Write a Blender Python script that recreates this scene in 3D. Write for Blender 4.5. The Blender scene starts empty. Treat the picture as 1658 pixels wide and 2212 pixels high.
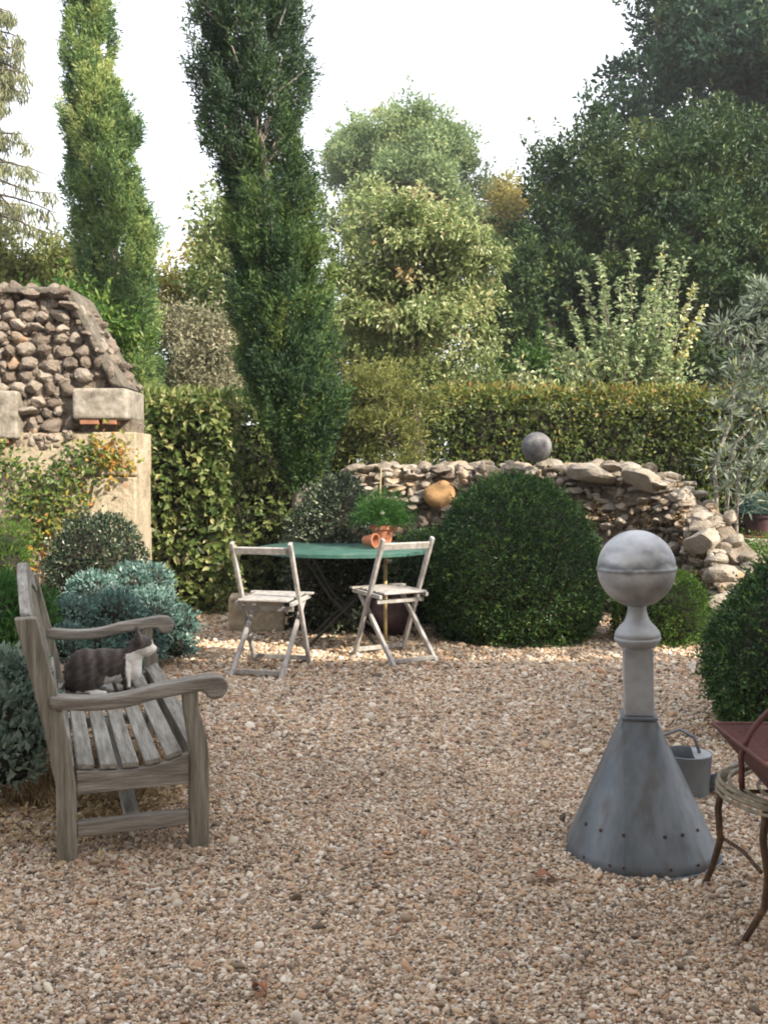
import bpy, math, random
import numpy as np
from mathutils import Vector, Matrix

R = math.radians
S = bpy.context.scene
COL = S.collection

# ------------------------------------------------------------------ camera
CAM_H, PITCH = 1.35, R(2.48)
cam = bpy.data.cameras.new("camera")
cam.sensor_fit = 'VERTICAL'; cam.sensor_height = 36; cam.lens = 35
cam.clip_end = 2000
cam_o = bpy.data.objects.new("camera", cam); COL.objects.link(cam_o)
cam_o.location = (0, 0, CAM_H); cam_o.rotation_euler = (R(90) - PITCH, 0, 0)
S.camera = cam_o
# ------------------------------------------------------------------ light
SUN_AZ, SUN_EL = R(132), R(33)          # azimuth clockwise from +Y
w = bpy.data.worlds.new("World"); S.world = w; w.use_nodes = True
nt = w.node_tree
sky = nt.nodes.new('ShaderNodeTexSky'); sky.sky_type = 'NISHITA'; sky.sun_disc = False
sky.sun_elevation = SUN_EL; sky.sun_rotation = SUN_AZ
sky.dust_density = 4.0; sky.air_density = 1.0; sky.ozone_density = 1.0
bg = nt.nodes['Background']; bg.inputs['Strength'].default_value = 0.15
veil = nt.nodes.new('ShaderNodeMix'); veil.data_type = 'RGBA'       # thin white overcast over the blue
veil.inputs[0].default_value = .75; veil.inputs[7].default_value = (3.7, 3.65, 3.62, 1)
nt.links.new(sky.outputs[0], veil.inputs[6]); nt.links.new(veil.outputs[2], bg.inputs['Color'])
sl = bpy.data.lights.new("sun", 'SUN'); sl.energy = 2.8; sl.angle = R(0.6); sl.color = (1, .89, .72)
so = bpy.data.objects.new("sun", sl); COL.objects.link(so)
sd = Vector((math.sin(SUN_AZ)*math.cos(SUN_EL), math.cos(SUN_AZ)*math.cos(SUN_EL), math.sin(SUN_EL)))
so.rotation_euler = sd.to_track_quat('Z', 'Y').to_euler(); so.location = sd*40
S.view_settings.view_transform = 'Standard'; S.view_settings.look = 'None'
S.view_settings.exposure = 1.72; S.view_settings.gamma = 1
S.cycles.filter_width = 1.9

# ------------------------------------------------------------------ helpers
FPX = 2150.0
cp, sp = math.cos(PITCH), math.sin(PITCH)
def P(px, py, Y):                       # a measured point of the place at depth Y (metres)
    a, b = (px-829)/FPX, (1106-py)/FPX
    t = Y/(cp + b*sp)
    return Vector((a*t, Y, CAM_H + t*(b*cp - sp)))
def Zat(py, Y): return P(829, py, Y).z
def Xat(px, Y, py=1013): return P(px, py, Y).x

def tag(o, label=None, cat=None, group=None, kind=None):
    if label: o['label'] = label
    if cat: o['category'] = cat
    if group: o['group'] = group
    if kind: o['kind'] = kind
    return o
def empty(name, loc=(0, 0, 0), rz=0, label=None, cat=None, group=None):
    o = bpy.data.objects.new(name, None); COL.objects.link(o)
    o.location = loc; o.rotation_euler = (0, 0, rz); o.empty_display_size = .1
    return tag(o, label, cat, group)
def link_mesh(name, me, mat, parent=None):
    o = bpy.data.objects.new(name, me); COL.objects.link(o)
    if mat: me.materials.append(mat)
    if parent: o.parent = parent
    return o
def copy_tree(o, parent=None):
    c = o.copy(); COL.objects.link(c); c.parent = parent
    for ch in list(o.children): copy_tree(ch, c)
    return c

class MB:
    """collects simple shapes in one mesh"""
    def __init__(s): s.v = []; s.f = []; s.a = []
    def add(s, vs, fs, rnd=0.5):
        n = len(s.v); s.v += [tuple(p) for p in vs]
        s.f += [tuple(i+n for i in f) for f in fs]; s.a += [rnd]*len(vs)
        return s
    def box(s, c, d, rot=None, rnd=.5):
        x, y, z = d[0]/2, d[1]/2, d[2]/2
        vs = [Vector(p) for p in ((-x,-y,-z),(x,-y,-z),(x,y,-z),(-x,y,-z),(-x,-y,z),(x,-y,z),(x,y,z),(-x,y,z))]
        if rot is not None: vs = [rot @ p for p in vs]
        c = Vector(c)
        return s.add([p+c for p in vs], [(0,3,2,1),(4,5,6,7),(0,1,5,4),(1,2,6,5),(2,3,7,6),(3,0,4,7)], rnd)
    def bar(s, p, q, wx, wy, side=(1, 0, 0)):
        p, q = Vector(p), Vector(q); d = (q-p); L = d.length; d.normalize()
        sx = Vector(side); sx = (sx - d*sx.dot(d)).normalized(); sy = d.cross(sx)
        vs = []
        for e in (p, q):
            for a, b in ((-1,-1),(1,-1),(1,1),(-1,1)): vs.append(e + sx*a*wx/2 + sy*b*wy/2)
        return s.add(vs, [(0,3,2,1),(4,5,6,7),(0,1,5,4),(1,2,6,5),(2,3,7,6),(3,0,4,7)])
    def tube(s, pts, rad, n=8, cap=True):
        pts = [Vector(p) for p in pts]
        if not hasattr(rad, '__len__'): rad = [rad]*len(pts)
        vs, fs = [], []; up = Vector((.31, .17, .93)).normalized()
        for i, p in enumerate(pts):
            d = (pts[min(i+1, len(pts)-1)] - pts[max(i-1, 0)]).normalized()
            if abs(d.dot(up)) > .97: up = Vector((.9, .3, .1)).normalized()
            x = up.cross(d).normalized(); y = d.cross(x)
            for k in range(n):
                t = 2*math.pi*k/n; vs.append(p + (x*math.cos(t) + y*math.sin(t))*rad[i])
        for i in range(len(pts)-1):
            for k in range(n):
                k2 = (k+1) % n
                fs.append((i*n+k, i*n+k2, (i+1)*n+k2, (i+1)*n+k))
        if cap:
            fs.append(tuple(range(n-1, -1, -1))); fs.append(tuple((len(pts)-1)*n+k for k in range(n)))
        return s.add(vs, fs)
    def lathe(s, prof, n=32, c=(0, 0, 0)):
        vs, fs = [], []; c = Vector(c)
        for r, z in prof:
            for k in range(n):
                t = 2*math.pi*k/n; vs.append(c + Vector((r*math.cos(t), r*math.sin(t), z)))
        for i in range(len(prof)-1):
            for k in range(n):
                k2 = (k+1) % n; fs.append((i*n+k, i*n+k2, (i+1)*n+k2, (i+1)*n+k))
        if prof[0][0] > 1e-5: fs.append(tuple(range(n-1, -1, -1)))
        if prof[-1][0] > 1e-5: fs.append(tuple((len(prof)-1)*n+k for k in range(n)))
        return s.add(vs, fs)
    def prism(s, poly, fn):
        """poly: 2D outline; fn(a,b,e) with e = 0/1 gives the two 3D sides"""
        n = len(poly)
        vs = [fn(a, b, 0) for a, b in poly] + [fn(a, b, 1) for a, b in poly]
        fs = [tuple(range(n-1, -1, -1)), tuple(range(n, 2*n))] + [(i, (i+1) % n, (i+1) % n+n, i+n) for i in range(n)]
        return s.add(vs, fs)
    def build(s, name, mat, parent=None, smooth=False, bevel=0, off=None, segs=2):
        me = bpy.data.meshes.new(name)
        vs = s.v
        if off is not None: vs = [(x-off[0], y-off[1], z-off[2]) for x, y, z in vs]
        me.from_pydata(vs, [], s.f); me.update()
        import bmesh
        bm = bmesh.new(); bm.from_mesh(me); bmesh.ops.recalc_face_normals(bm, faces=bm.faces); bm.to_mesh(me); bm.free()
        at = me.attributes.new("rnd", 'FLOAT', 'POINT'); at.data.foreach_set("value", np.array(s.a, dtype=np.float32))
        o = link_mesh(name, me, mat, parent)
        if smooth:
            me.polygons.foreach_set("use_smooth", [True]*len(me.polygons))
            if smooth != 'all':
                try: me.set_sharp_from_angle(angle=R(38))
                except Exception: pass
        if bevel:
            m = o.modifiers.new("bevel", 'BEVEL'); m.width = bevel; m.segments = segs; m.limit_method = 'ANGLE'; m.angle_limit = R(35)
        return o

def np_mesh(name, V, F, rnd, mat, parent=None, off=None, smooth=False):
    V = np.asarray(V, dtype=np.float32); F = np.asarray(F, dtype=np.int32)
    if off is not None: V = V - np.asarray(off, dtype=np.float32)
    me = bpy.data.meshes.new(name); k = F.shape[1]
    me.vertices.add(len(V)); me.vertices.foreach_set("co", V.ravel())
    me.loops.add(F.size); me.loops.foreach_set("vertex_index", F.ravel())
    me.polygons.add(len(F)); me.polygons.foreach_set("loop_start", np.arange(0, F.size, k, dtype=np.int32))
    me.polygons.foreach_set("use_smooth", np.full(len(F), bool(smooth)))
    me.update(calc_edges=True)
    at = me.attributes.new("rnd", 'FLOAT', 'POINT'); at.data.foreach_set("value", np.asarray(rnd, dtype=np.float32))
    return link_mesh(name, me, mat, parent)

def unit(a): return a/np.maximum(np.linalg.norm(a, axis=-1, keepdims=True), 1e-9)
RG = np.random.default_rng(7)
def sph(n): return unit(RG.normal(size=(n, 3)))

class Leaves:
    def __init__(s): s.V = []; s.A = []; s.n = 0
    def add(s, pos, d, nrm, L, W, rnd, fold=.25):
        pos = np.asarray(pos, float); n = len(pos)
        if n == 0: return s
        d = unit(np.asarray(d, float)); nrm = np.asarray(nrm, float)
        nrm = unit(nrm - d*(nrm*d).sum(1, keepdims=True)); sd_ = np.cross(d, nrm)
        L = np.broadcast_to(np.asarray(L, float).reshape(-1, 1) if np.ndim(L) else np.full((n, 1), L), (n, 1))
        W = np.broadcast_to(np.asarray(W, float).reshape(-1, 1) if np.ndim(W) else np.full((n, 1), W), (n, 1))
        mid = pos + d*L*.45
        V = np.stack([pos, mid + sd_*W*.5 + nrm*W*fold, pos + d*L - nrm*L*.1, mid - sd_*W*.5 + nrm*W*fold], 1)
        s.V.append(V.reshape(-1, 3)); s.A.append(np.repeat(rnd, 4)); s.n += n
        return s
    def build(s, name, mat, parent=None, off=None):
        V = np.concatenate(s.V); A = np.concatenate(s.A)
        b = np.arange(s.n)[:, None]*4
        F = np.concatenate([b+np.array([0, 1, 2]), b+np.array([0, 2, 3])])
        return np_mesh(name, V, F, A, mat, parent, off)

def noise3(p, f=1.0, seed=0):
    r = np.random.default_rng(seed); out = np.zeros(len(p))
    for i in range(6):
        k = r.normal(size=3)*f*(1+.5*i); out += np.sin(p@k + r.uniform(0, 6.28))/(1+.4*i)
    return out/2.6

# ------------------------------------------------------------------ materials
def mat_new(name):
    m = bpy.data.materials.new(name); m.use_nodes = True
    n = m.node_tree.nodes; b = n['Principled BSDF']
    return m, m.node_tree, b
def ramp_node(nt_, stops, interp='LINEAR'):
    r = nt_.nodes.new('ShaderNodeValToRGB'); r.color_ramp.interpolation = interp
    e = r.color_ramp.elements
    while len(e) < len(stops): e.new(.5)
    for el, (p, c) in zip(e, stops): el.position = p; el.color = (*c, 1)
    return r
def leaf_mat(name, stops, rough=.5, trans=.3, spec=.4):
    m, t, b = mat_new(name)
    a = t.nodes.new('ShaderNodeAttribute'); a.attribute_name = 'rnd'
    r = ramp_node(t, stops); t.links.new(a.outputs['Fac'], r.inputs[0])
    t.links.new(r.outputs[0], b.inputs['Base Color'])
    b.inputs['Roughness'].default_value = rough; b.inputs['Specular IOR Level'].default_value = spec
    tr = t.nodes.new('ShaderNodeBsdfTranslucent')
    hs = t.nodes.new('ShaderNodeHueSaturation'); hs.inputs['Value'].default_value = 1.3; hs.inputs['Hue'].default_value = .485
    t.links.new(r.outputs[0], hs.inputs['Color']); t.links.new(hs.outputs[0], tr.inputs['Color'])
    mx = t.nodes.new('ShaderNodeMixShader'); mx.inputs[0].default_value = trans
    t.links.new(b.outputs[0], mx.inputs[1]); t.links.new(tr.outputs[0], mx.inputs[2])
    t.links.new(mx.outputs[0], t.nodes['Material Output'].inputs[0])
    return m
def surf_mat(name, stops, scale=4, detail=6, rough=.8, bump=.3, bscale=30, metallic=0, spec=.4, attr=0.0, stretch=None, bdist=.01, rough2=None):
    """noise-driven colour; attr mixes the per-piece 'rnd' value in"""
    m, t, b = mat_new(name)
    tc = t.nodes.new('ShaderNodeTexCoord'); src = tc.outputs['Object']
    if stretch:
        mp = t.nodes.new('ShaderNodeMapping'); mp.inputs['Scale'].default_value = stretch
        t.links.new(src, mp.inputs[0]); src = mp.outputs[0]
    n = t.nodes.new('ShaderNodeTexNoise'); n.inputs['Scale'].default_value = scale; n.inputs['Detail'].default_value = detail
    n.inputs['Roughness'].default_value = .65
    t.links.new(src, n.inputs['Vector']); fac = n.outputs['Fac']
    if attr:
        a = t.nodes.new('ShaderNodeAttribute'); a.attribute_name = 'rnd'
        mx = t.nodes.new('ShaderNodeMix'); mx.inputs[0].default_value = attr
        t.links.new(fac, mx.inputs[2]); t.links.new(a.outputs['Fac'], mx.inputs[3]); fac = mx.outputs[0]
    r = ramp_node(t, stops); t.links.new(fac, r.inputs[0]); t.links.new(r.outputs[0], b.inputs['Base Color'])
    b.inputs['Roughness'].default_value = rough; b.inputs['Metallic'].default_value = metallic
    b.inputs['Specular IOR Level'].default_value = spec
    if rough2 is not None:
        mr = t.nodes.new('ShaderNodeMapRange'); mr.inputs[3].default_value = rough; mr.inputs[4].default_value = rough2
        t.links.new(n.outputs['Fac'], mr.inputs[0]); t.links.new(mr.outputs[0], b.inputs['Roughness'])
    if bump:
        n2 = t.nodes.new('ShaderNodeTexNoise'); n2.inputs['Scale'].default_value = bscale; n2.inputs['Detail'].default_value = 5
        t.links.new(src, n2.inputs['Vector'])
        bp = t.nodes.new('ShaderNodeBump'); bp.inputs['Strength'].default_value = bump; bp.inputs['Distance'].default_value = bdist
        t.links.new(n2.outputs['Fac'], bp.inputs['Height']); t.links.new(bp.outputs[0], b.inputs['Normal'])
    return m
def G(*h):                              # sRGB 0-255 -> linear
    return tuple(((c/255)/12.92 if c/255 <= .04045 else ((c/255+.055)/1.055)**2.4) for c in h)

M = {}
M['soil'] = surf_mat('soil', [(.3, (.05, .035, .022)), (.7, (.12, .085, .055))], 3, bump=.6, bscale=25)
M['bark'] = surf_mat('bark', [(.3, (.06, .045, .035)), (.7, (.16, .13, .1))], 14, bump=.6, stretch=(1, 1, .2))
M['bark_grey'] = surf_mat('grey_bark', [(.3, (.14, .125, .11)), (.7, (.32, .29, .26))], 14, bump=.6, stretch=(1, 1, .2))
M['twig_shade'] = surf_mat('twig_shade_core', [(.35, (.008, .007, .004)), (.7, (.03, .025, .014))], 12, bump=.8, bscale=40)  # solid foliage cores: twig brown taken near-black to paint the shaded gaps
M['wood_bench'] = surf_mat('weathered_oak', [(.28, (.09, .082, .07)), (.44, (.21, .198, .175)), (.56, (.3, .287, .26)), (.74, (.45, .44, .41))], 12, detail=9, rough=.8, bump=.9, bscale=55, stretch=(4, .3, 4), bdist=.006)
M['wood_arm'] = surf_mat('weathered_oak_cross', [(.28, (.098, .084, .072)), (.44, (.2, .182, .16)), (.56, (.285, .265, .238)), (.74, (.44, .42, .39))], 12, detail=9, rough=.8, bump=.9, bscale=55, stretch=(.35, 4, 4), bdist=.006)
M['wood_post'] = surf_mat('weathered_oak_upright', [(.28, (.09, .08, .062)), (.44, (.185, .17, .138)), (.56, (.265, .247, .208)), (.74, (.42, .4, .35))], 12, detail=9, rough=.8, bump=.9, bscale=55, stretch=(4, 4, .3), bdist=.006)
M['wood_chair'] = surf_mat('bleached_paint_wood', [(.3, (.19, .175, .165)), (.5, (.36, .345, .335)), (.7, (.49, .475, .465))], 22, rough=.7, bump=.3, bscale=60, stretch=(1, 1, .5), bdist=.003)
M['zinc'] = surf_mat('aged_zinc', [(.28, (.105, .12, .14)), (.5, (.17, .195, .225)), (.75, (.26, .285, .31))], 3.2, rough=.5, rough2=.72, bump=.12, bscale=7, metallic=.45, bdist=.02, stretch=(1.6, 1.6, .7))
M['zinc_pale'] = surf_mat('pale_zinc', [(.3, (.21, .22, .235)), (.5, (.34, .355, .38)), (.72, (.47, .485, .51))], 6, rough=.45, rough2=.7, bump=.12, bscale=14, metallic=.35, bdist=.01)
M['hole'] = surf_mat('rusty_bolt', [(.3, (.02, .017, .015)), (.7, (.08, .045, .03))], 40, bump=.2)
M['rust'] = surf_mat('rust', [(.3, (.04, .026, .018)), (.55, (.1, .06, .036)), (.75, (.2, .115, .065))], 18, rough=.85, bump=.6, bscale=80)
M['rust_tray'] = surf_mat('red_brown_painted_iron', [(.3, (.07, .024, .022)), (.6, (.13, .05, .045)), (.8, (.2, .085, .065))], 10, rough=.6, bump=.3, bscale=60)
M['wire'] = surf_mat('pale_cane', [(.3, (.13, .11, .075)), (.7, (.34, .3, .22))], 30, bump=.3)
M['terracotta'] = surf_mat('terracotta', [(.3, (.28, .1, .055)), (.55, (.42, .17, .1)), (.75, (.52, .28, .19))], 14, rough=.85, bump=.25)
M['pot_dark'] = surf_mat('plum_glazed_pot', [(.3, (.05, .028, .035)), (.7, (.12, .075, .085))], 8, rough=.45, bump=.1)
M['table'] = surf_mat('green_painted_metal', [(.25, (.024, .068, .056)), (.5, (.042, .112, .092)), (.78, (.13, .19, .16))], 8, rough=.42, rough2=.62, bump=.15, bscale=40)
M['iron'] = surf_mat('dark_iron', [(.3, (.015, .018, .018)), (.7, (.05, .05, .045))], 20, rough=.6, bump=.2)
M['cane'] = surf_mat('yellow_cane', [(.3, (.45, .34, .16)), (.7, (.65, .52, .28))], 20, rough=.6, bump=.2)
M['limestone'] = surf_mat('ochre_limestone', [(.27, (.13, .105, .075)), (.4, (.29, .235, .165)), (.52, (.4, .34, .25)), (.64, (.5, .435, .33)), (.8, (.58, .52, .42))], 3.6, detail=12, rough=.95, bump=.9, bscale=22, attr=.12, bdist=.02)
M['ashlar'] = surf_mat('grey_ashlar', [(.28, (.07, .062, .052)), (.42, (.19, .17, .14)), (.56, (.3, .275, .235)), (.75, (.46, .43, .39))], 9, detail=12, rough=.95, bump=.7, bscale=35)
M['mortar'] = surf_mat('earth_mortar', [(.3, (.11, .09, .07)), (.7, (.27, .23, .185))], 9, rough=.98, bump=1, bscale=30, bdist=.03)
M['coping'] = surf_mat('dark_lichen_coping', [(.3, (.07, .065, .055)), (.55, (.14, .125, .105)), (.75, (.25, .23, .2))], 9, detail=9, rough=.95, bump=.9, bscale=30, bdist=.02)
M['cobble'] = surf_mat('wall_cobbles', [(.2, (.09, .07, .056)), (.38, (.18, .148, .122)), (.52, (.25, .215, .182)), (.66, (.32, .285, .25)), (.76, (.3, .18, .1)), (.92, (.42, .39, .355))], 13, detail=9, rough=.95, bump=.9, bscale=40, attr=.45, bdist=.02)
M['rubble'] = surf_mat('rubble_stone', [(.2, (.09, .07, .052)), (.36, (.19, .16, .13)), (.5, (.28, .245, .205)), (.64, (.38, .345, .3)), (.76, (.33, .235, .15)), (.92, (.5, .475, .44))], 11, detail=9, rough=.92, bump=.8, bscale=35, attr=.55, bdist=.02)
M['sandstone'] = surf_mat('orange_sandstone', [(.3, (.28, .16, .07)), (.7, (.5, .31, .15))], 6, rough=.95, bump=.6, bscale=30)
M['brick'] = surf_mat('old_brick', [(.3, (.22, .09, .055)), (.7, (.4, .2, .13))], 10, rough=.95, bump=.5)
M['ballstone'] = surf_mat('grey_stone_ball', [(.3, (.1, .1, .105)), (.55, (.17, .17, .18)), (.75, (.28, .28, .28))], 14, detail=8, rough=.9, bump=.5, bscale=50)
M['pumpkin'] = surf_mat('orange_pumpkin', [(.3, (.5, .12, .02)), (.7, (.7, .24, .05))], 8, rough=.5, bump=.1)
M['deadleaf'] = surf_mat('dead_leaf', [(.3, (.2, .08, .04)), (.7, (.4, .2, .11))], 12, rough=.8, bump=.3)
M['render'] = surf_mat('house_render', [(.3, (.5, .44, .35)), (.7, (.62, .56, .46))], 2, bump=.3)
M['tile'] = surf_mat('roof_tile', [(.3, (.2, .09, .06)), (.7, (.32, .16, .1))], 6, bump=.5)
M['glass'] = surf_mat('dark_window_glass', [(.3, (.02, .025, .03)), (.7, (.03, .035, .04))], 2, rough=.1, bump=0)
M['shutter'] = surf_mat('blue_grey_shutter', [(.3, (.2, .26, .28)), (.7, (.28, .34, .36))], 6, bump=.1)

def G3(*cs): return [(p, c) for p, c in cs]
M['box'] = leaf_mat('box_leaves', [(0, (.01, .038, .012)), (.45, (.027, .082, .02)), (.8, (.065, .15, .03)), (1, (.18, .27, .06))], .42, .15, .5)
M['box_bright'] = leaf_mat('bright_box_leaves', [(0, (.035, .085, .012)), (.6, (.075, .16, .02)), (1, (.14, .25, .045))], .45, .3)
M['hornbeam'] = leaf_mat('hornbeam_leaves', [(0, (.025, .05, .014)), (.4, (.07, .115, .028)), (.72, (.15, .2, .055)), (.9, (.31, .34, .14)), (1, (.45, .43, .2))], .5, .35)
M['beech'] = leaf_mat('turning_beech_leaves', [(0, (.03, .055, .014)), (.4, (.075, .115, .026)), (.62, (.15, .18, .04)), (.8, (.26, .25, .06)), (.94, (.3, .18, .05)), (1, (.36, .34, .17))], .5, .35)
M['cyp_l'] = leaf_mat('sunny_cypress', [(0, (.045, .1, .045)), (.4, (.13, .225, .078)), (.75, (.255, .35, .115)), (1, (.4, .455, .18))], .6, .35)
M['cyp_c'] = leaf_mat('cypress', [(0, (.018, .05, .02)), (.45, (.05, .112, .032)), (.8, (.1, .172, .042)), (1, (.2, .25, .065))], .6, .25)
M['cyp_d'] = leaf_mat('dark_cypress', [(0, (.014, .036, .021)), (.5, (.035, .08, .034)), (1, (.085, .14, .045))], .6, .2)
M['yew'] = leaf_mat('yew', [(0, (.014, .04, .016)), (.45, (.03, .07, .021)), (.8, (.065, .108, .026)), (1, (.14, .165, .04))], .55, .2)
M['oak'] = leaf_mat('oak_leaves', [(0, (.016, .045, .032)), (.5, (.03, .08, .046)), (.9, (.062, .13, .064)), (1, (.16, .2, .08))], .5, .2)
M['lime'] = leaf_mat('ash_leaves', [(0, (.11, .18, .085)), (.5, (.22, .31, .145)), (.85, (.35, .42, .2)), (1, (.43, .45, .22))], .5, .35)
M['gold'] = leaf_mat('gold_leaves', [(0, (.17, .19, .05)), (.5, (.33, .31, .08)), (1, (.45, .36, .12))], .5, .4)
M['pear'] = leaf_mat('pear_leaves', [(0, (.055, .1, .03)), (.36, (.17, .235, .08)), (.68, (.36, .41, .185)), (.94, (.54, .55, .33)), (1, (.42, .3, .15))], .4, .35, .6)
M['olive'] = leaf_mat('olive_green_leaves', [(0, (.08, .1, .03)), (.5, (.18, .21, .06)), (1, (.36, .36, .13))], .5, .4)
M['silver'] = leaf_mat('silver_green_leaves', [(0, (.11, .18, .08)), (.45, (.26, .345, .165)), (.8, (.45, .51, .31)), (.93, (.58, .6, .38)), (1, (.55, .5, .1))], .42, .35, .6)
M['buddleia'] = leaf_mat('grey_willow_leaves', [(0, (.08, .115, .085)), (.5, (.17, .215, .165)), (.85, (.3, .35, .28)), (1, (.26, .3, .08))], .6, .25)
M['rue'] = leaf_mat('blue_green_rue', [(0, (.045, .1, .09)), (.5, (.13, .23, .208)), (.85, (.25, .36, .33)), (1, (.4, .5, .46))], .6, .2, .3)
M['sage'] = leaf_mat('grey_green_sage', [(0, (.08, .135, .105)), (.5, (.21, .285, .23)), (.85, (.38, .46, .38)), (1, (.5, .56, .46))], .6, .2, .3)
M['fern'] = leaf_mat('feathery_green', [(0, (.02, .07, .014)), (.5, (.045, .135, .028)), (1, (.11, .24, .06))], .5, .35)
M['fresh'] = leaf_mat('fresh_green', [(0, (.03, .08, .015)), (.5, (.075, .16, .03)), (1, (.2, .28, .06))], .5, .35)
M['euon'] = leaf_mat('glossy_dark_leaves', [(0, (.012, .03, .016)), (.5, (.03, .055, .028)), (.82, (.075, .11, .055)), (1, (.32, .36, .24))], .38, .15, .6)
M['mauve'] = leaf_mat('dusty_smoke_leaves', [(0, (.14, .15, .09)), (.5, (.29, .285, .19)), (1, (.5, .46, .34))], .6, .3)
M['rose'] = leaf_mat('climber_leaves', [(0, (.04, .08, .02)), (.35, (.1, .17, .04)), (.6, (.22, .26, .06)), (.75, (.45, .33, .06)), (.9, (.42, .18, .04)), (1, (.25, .09, .03))], .5, .3)
M['dry'] = leaf_mat('dry_tufts', [(0, (.13, .08, .045)), (.5, (.34, .245, .13)), (1, (.55, .45, .27))], .7, .2)
M['conifer'] = leaf_mat('larch_sprays', [(0, (.1, .12, .065)), (.5, (.19, .215, .11)), (1, (.32, .32, .18))], .6, .3)
M['white'] = leaf_mat('white_petal', [(0, (.75, .75, .7)), (1, (.8, .8, .75))], .5, .2)

# ------------------------------------------------------------------ setting: ground and gravel
def plane(name, x0, x1, y0, y1, z, mat, nx=1, ny=1):
    mb = MB(); 
    for i in range(nx):
        for j in range(ny):
            a, b = x0+(x1-x0)*i/nx, x0+(x1-x0)*(i+1)/nx; c, d = y0+(y1-y0)*j/ny, y0+(y1-y0)*(j+1)/ny
            mb.add([(a, c, z), (b, c, z), (b, d, z), (a, d, z)], [(0, 1, 2, 3)])
    return mb.build(name, mat)
tag(plane('ground', -180, 180, -40, 300, -.03, M['soil']), 'dark soil under the garden', None, None, 'structure')

def gravel_mat():
    m, t, b = mat_new('gravel_stones')
    oi = t.nodes.new('ShaderNodeObjectInfo')
    r = ramp_node(t, [(0, (.085, .066, .05)), (.08, (.17, .128, .094)), (.25, (.31, .225, .165)), (.45, (.46, .345, .235)), (.58, (.38, .225, .14)), (.66, (.5, .405, .305)), (.8, (.4, .355, .31)), (.92, (.6, .525, .425)), (1, (.66, .6, .53))])
    t.links.new(oi.outputs['Random'], r.inputs[0])
    nz = t.nodes.new('ShaderNodeTexNoise'); nz.inputs['Scale'].default_value = 1.3; nz.inputs['Detail'].default_value = 4
    t.links.new(oi.outputs['Location'], nz.inputs['Vector']); mr = t.nodes.new('ShaderNodeMapRange'); mr.inputs[1].default_value = .3; mr.inputs[2].default_value = .7; mr.inputs[3].default_value = .92; mr.inputs[4].default_value = 1.24
    t.links.new(nz.outputs['Fac'], mr.inputs[0]); hs = t.nodes.new('ShaderNodeHueSaturation'); hs.inputs['Saturation'].default_value = 1.04; t.links.new(r.outputs[0], hs.inputs['Color']); t.links.new(mr.outputs[0], hs.inputs['Value'])
    t.links.new(hs.outputs[0], b.inputs['Base Color'])
    b.inputs['Roughness'].default_value = .7; b.inputs['Specular IOR Level'].default_value = .35
    return m
M['pebble'] = gravel_mat()
M['gravel_bed'] = surf_mat('gravel_bed', [(.3, (.17, .13, .095)), (.5, (.3, .235, .175)), (.7, (.42, .345, .27))], 60, detail=3, rough=.95, bump=1, bscale=70, bdist=.02)

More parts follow.
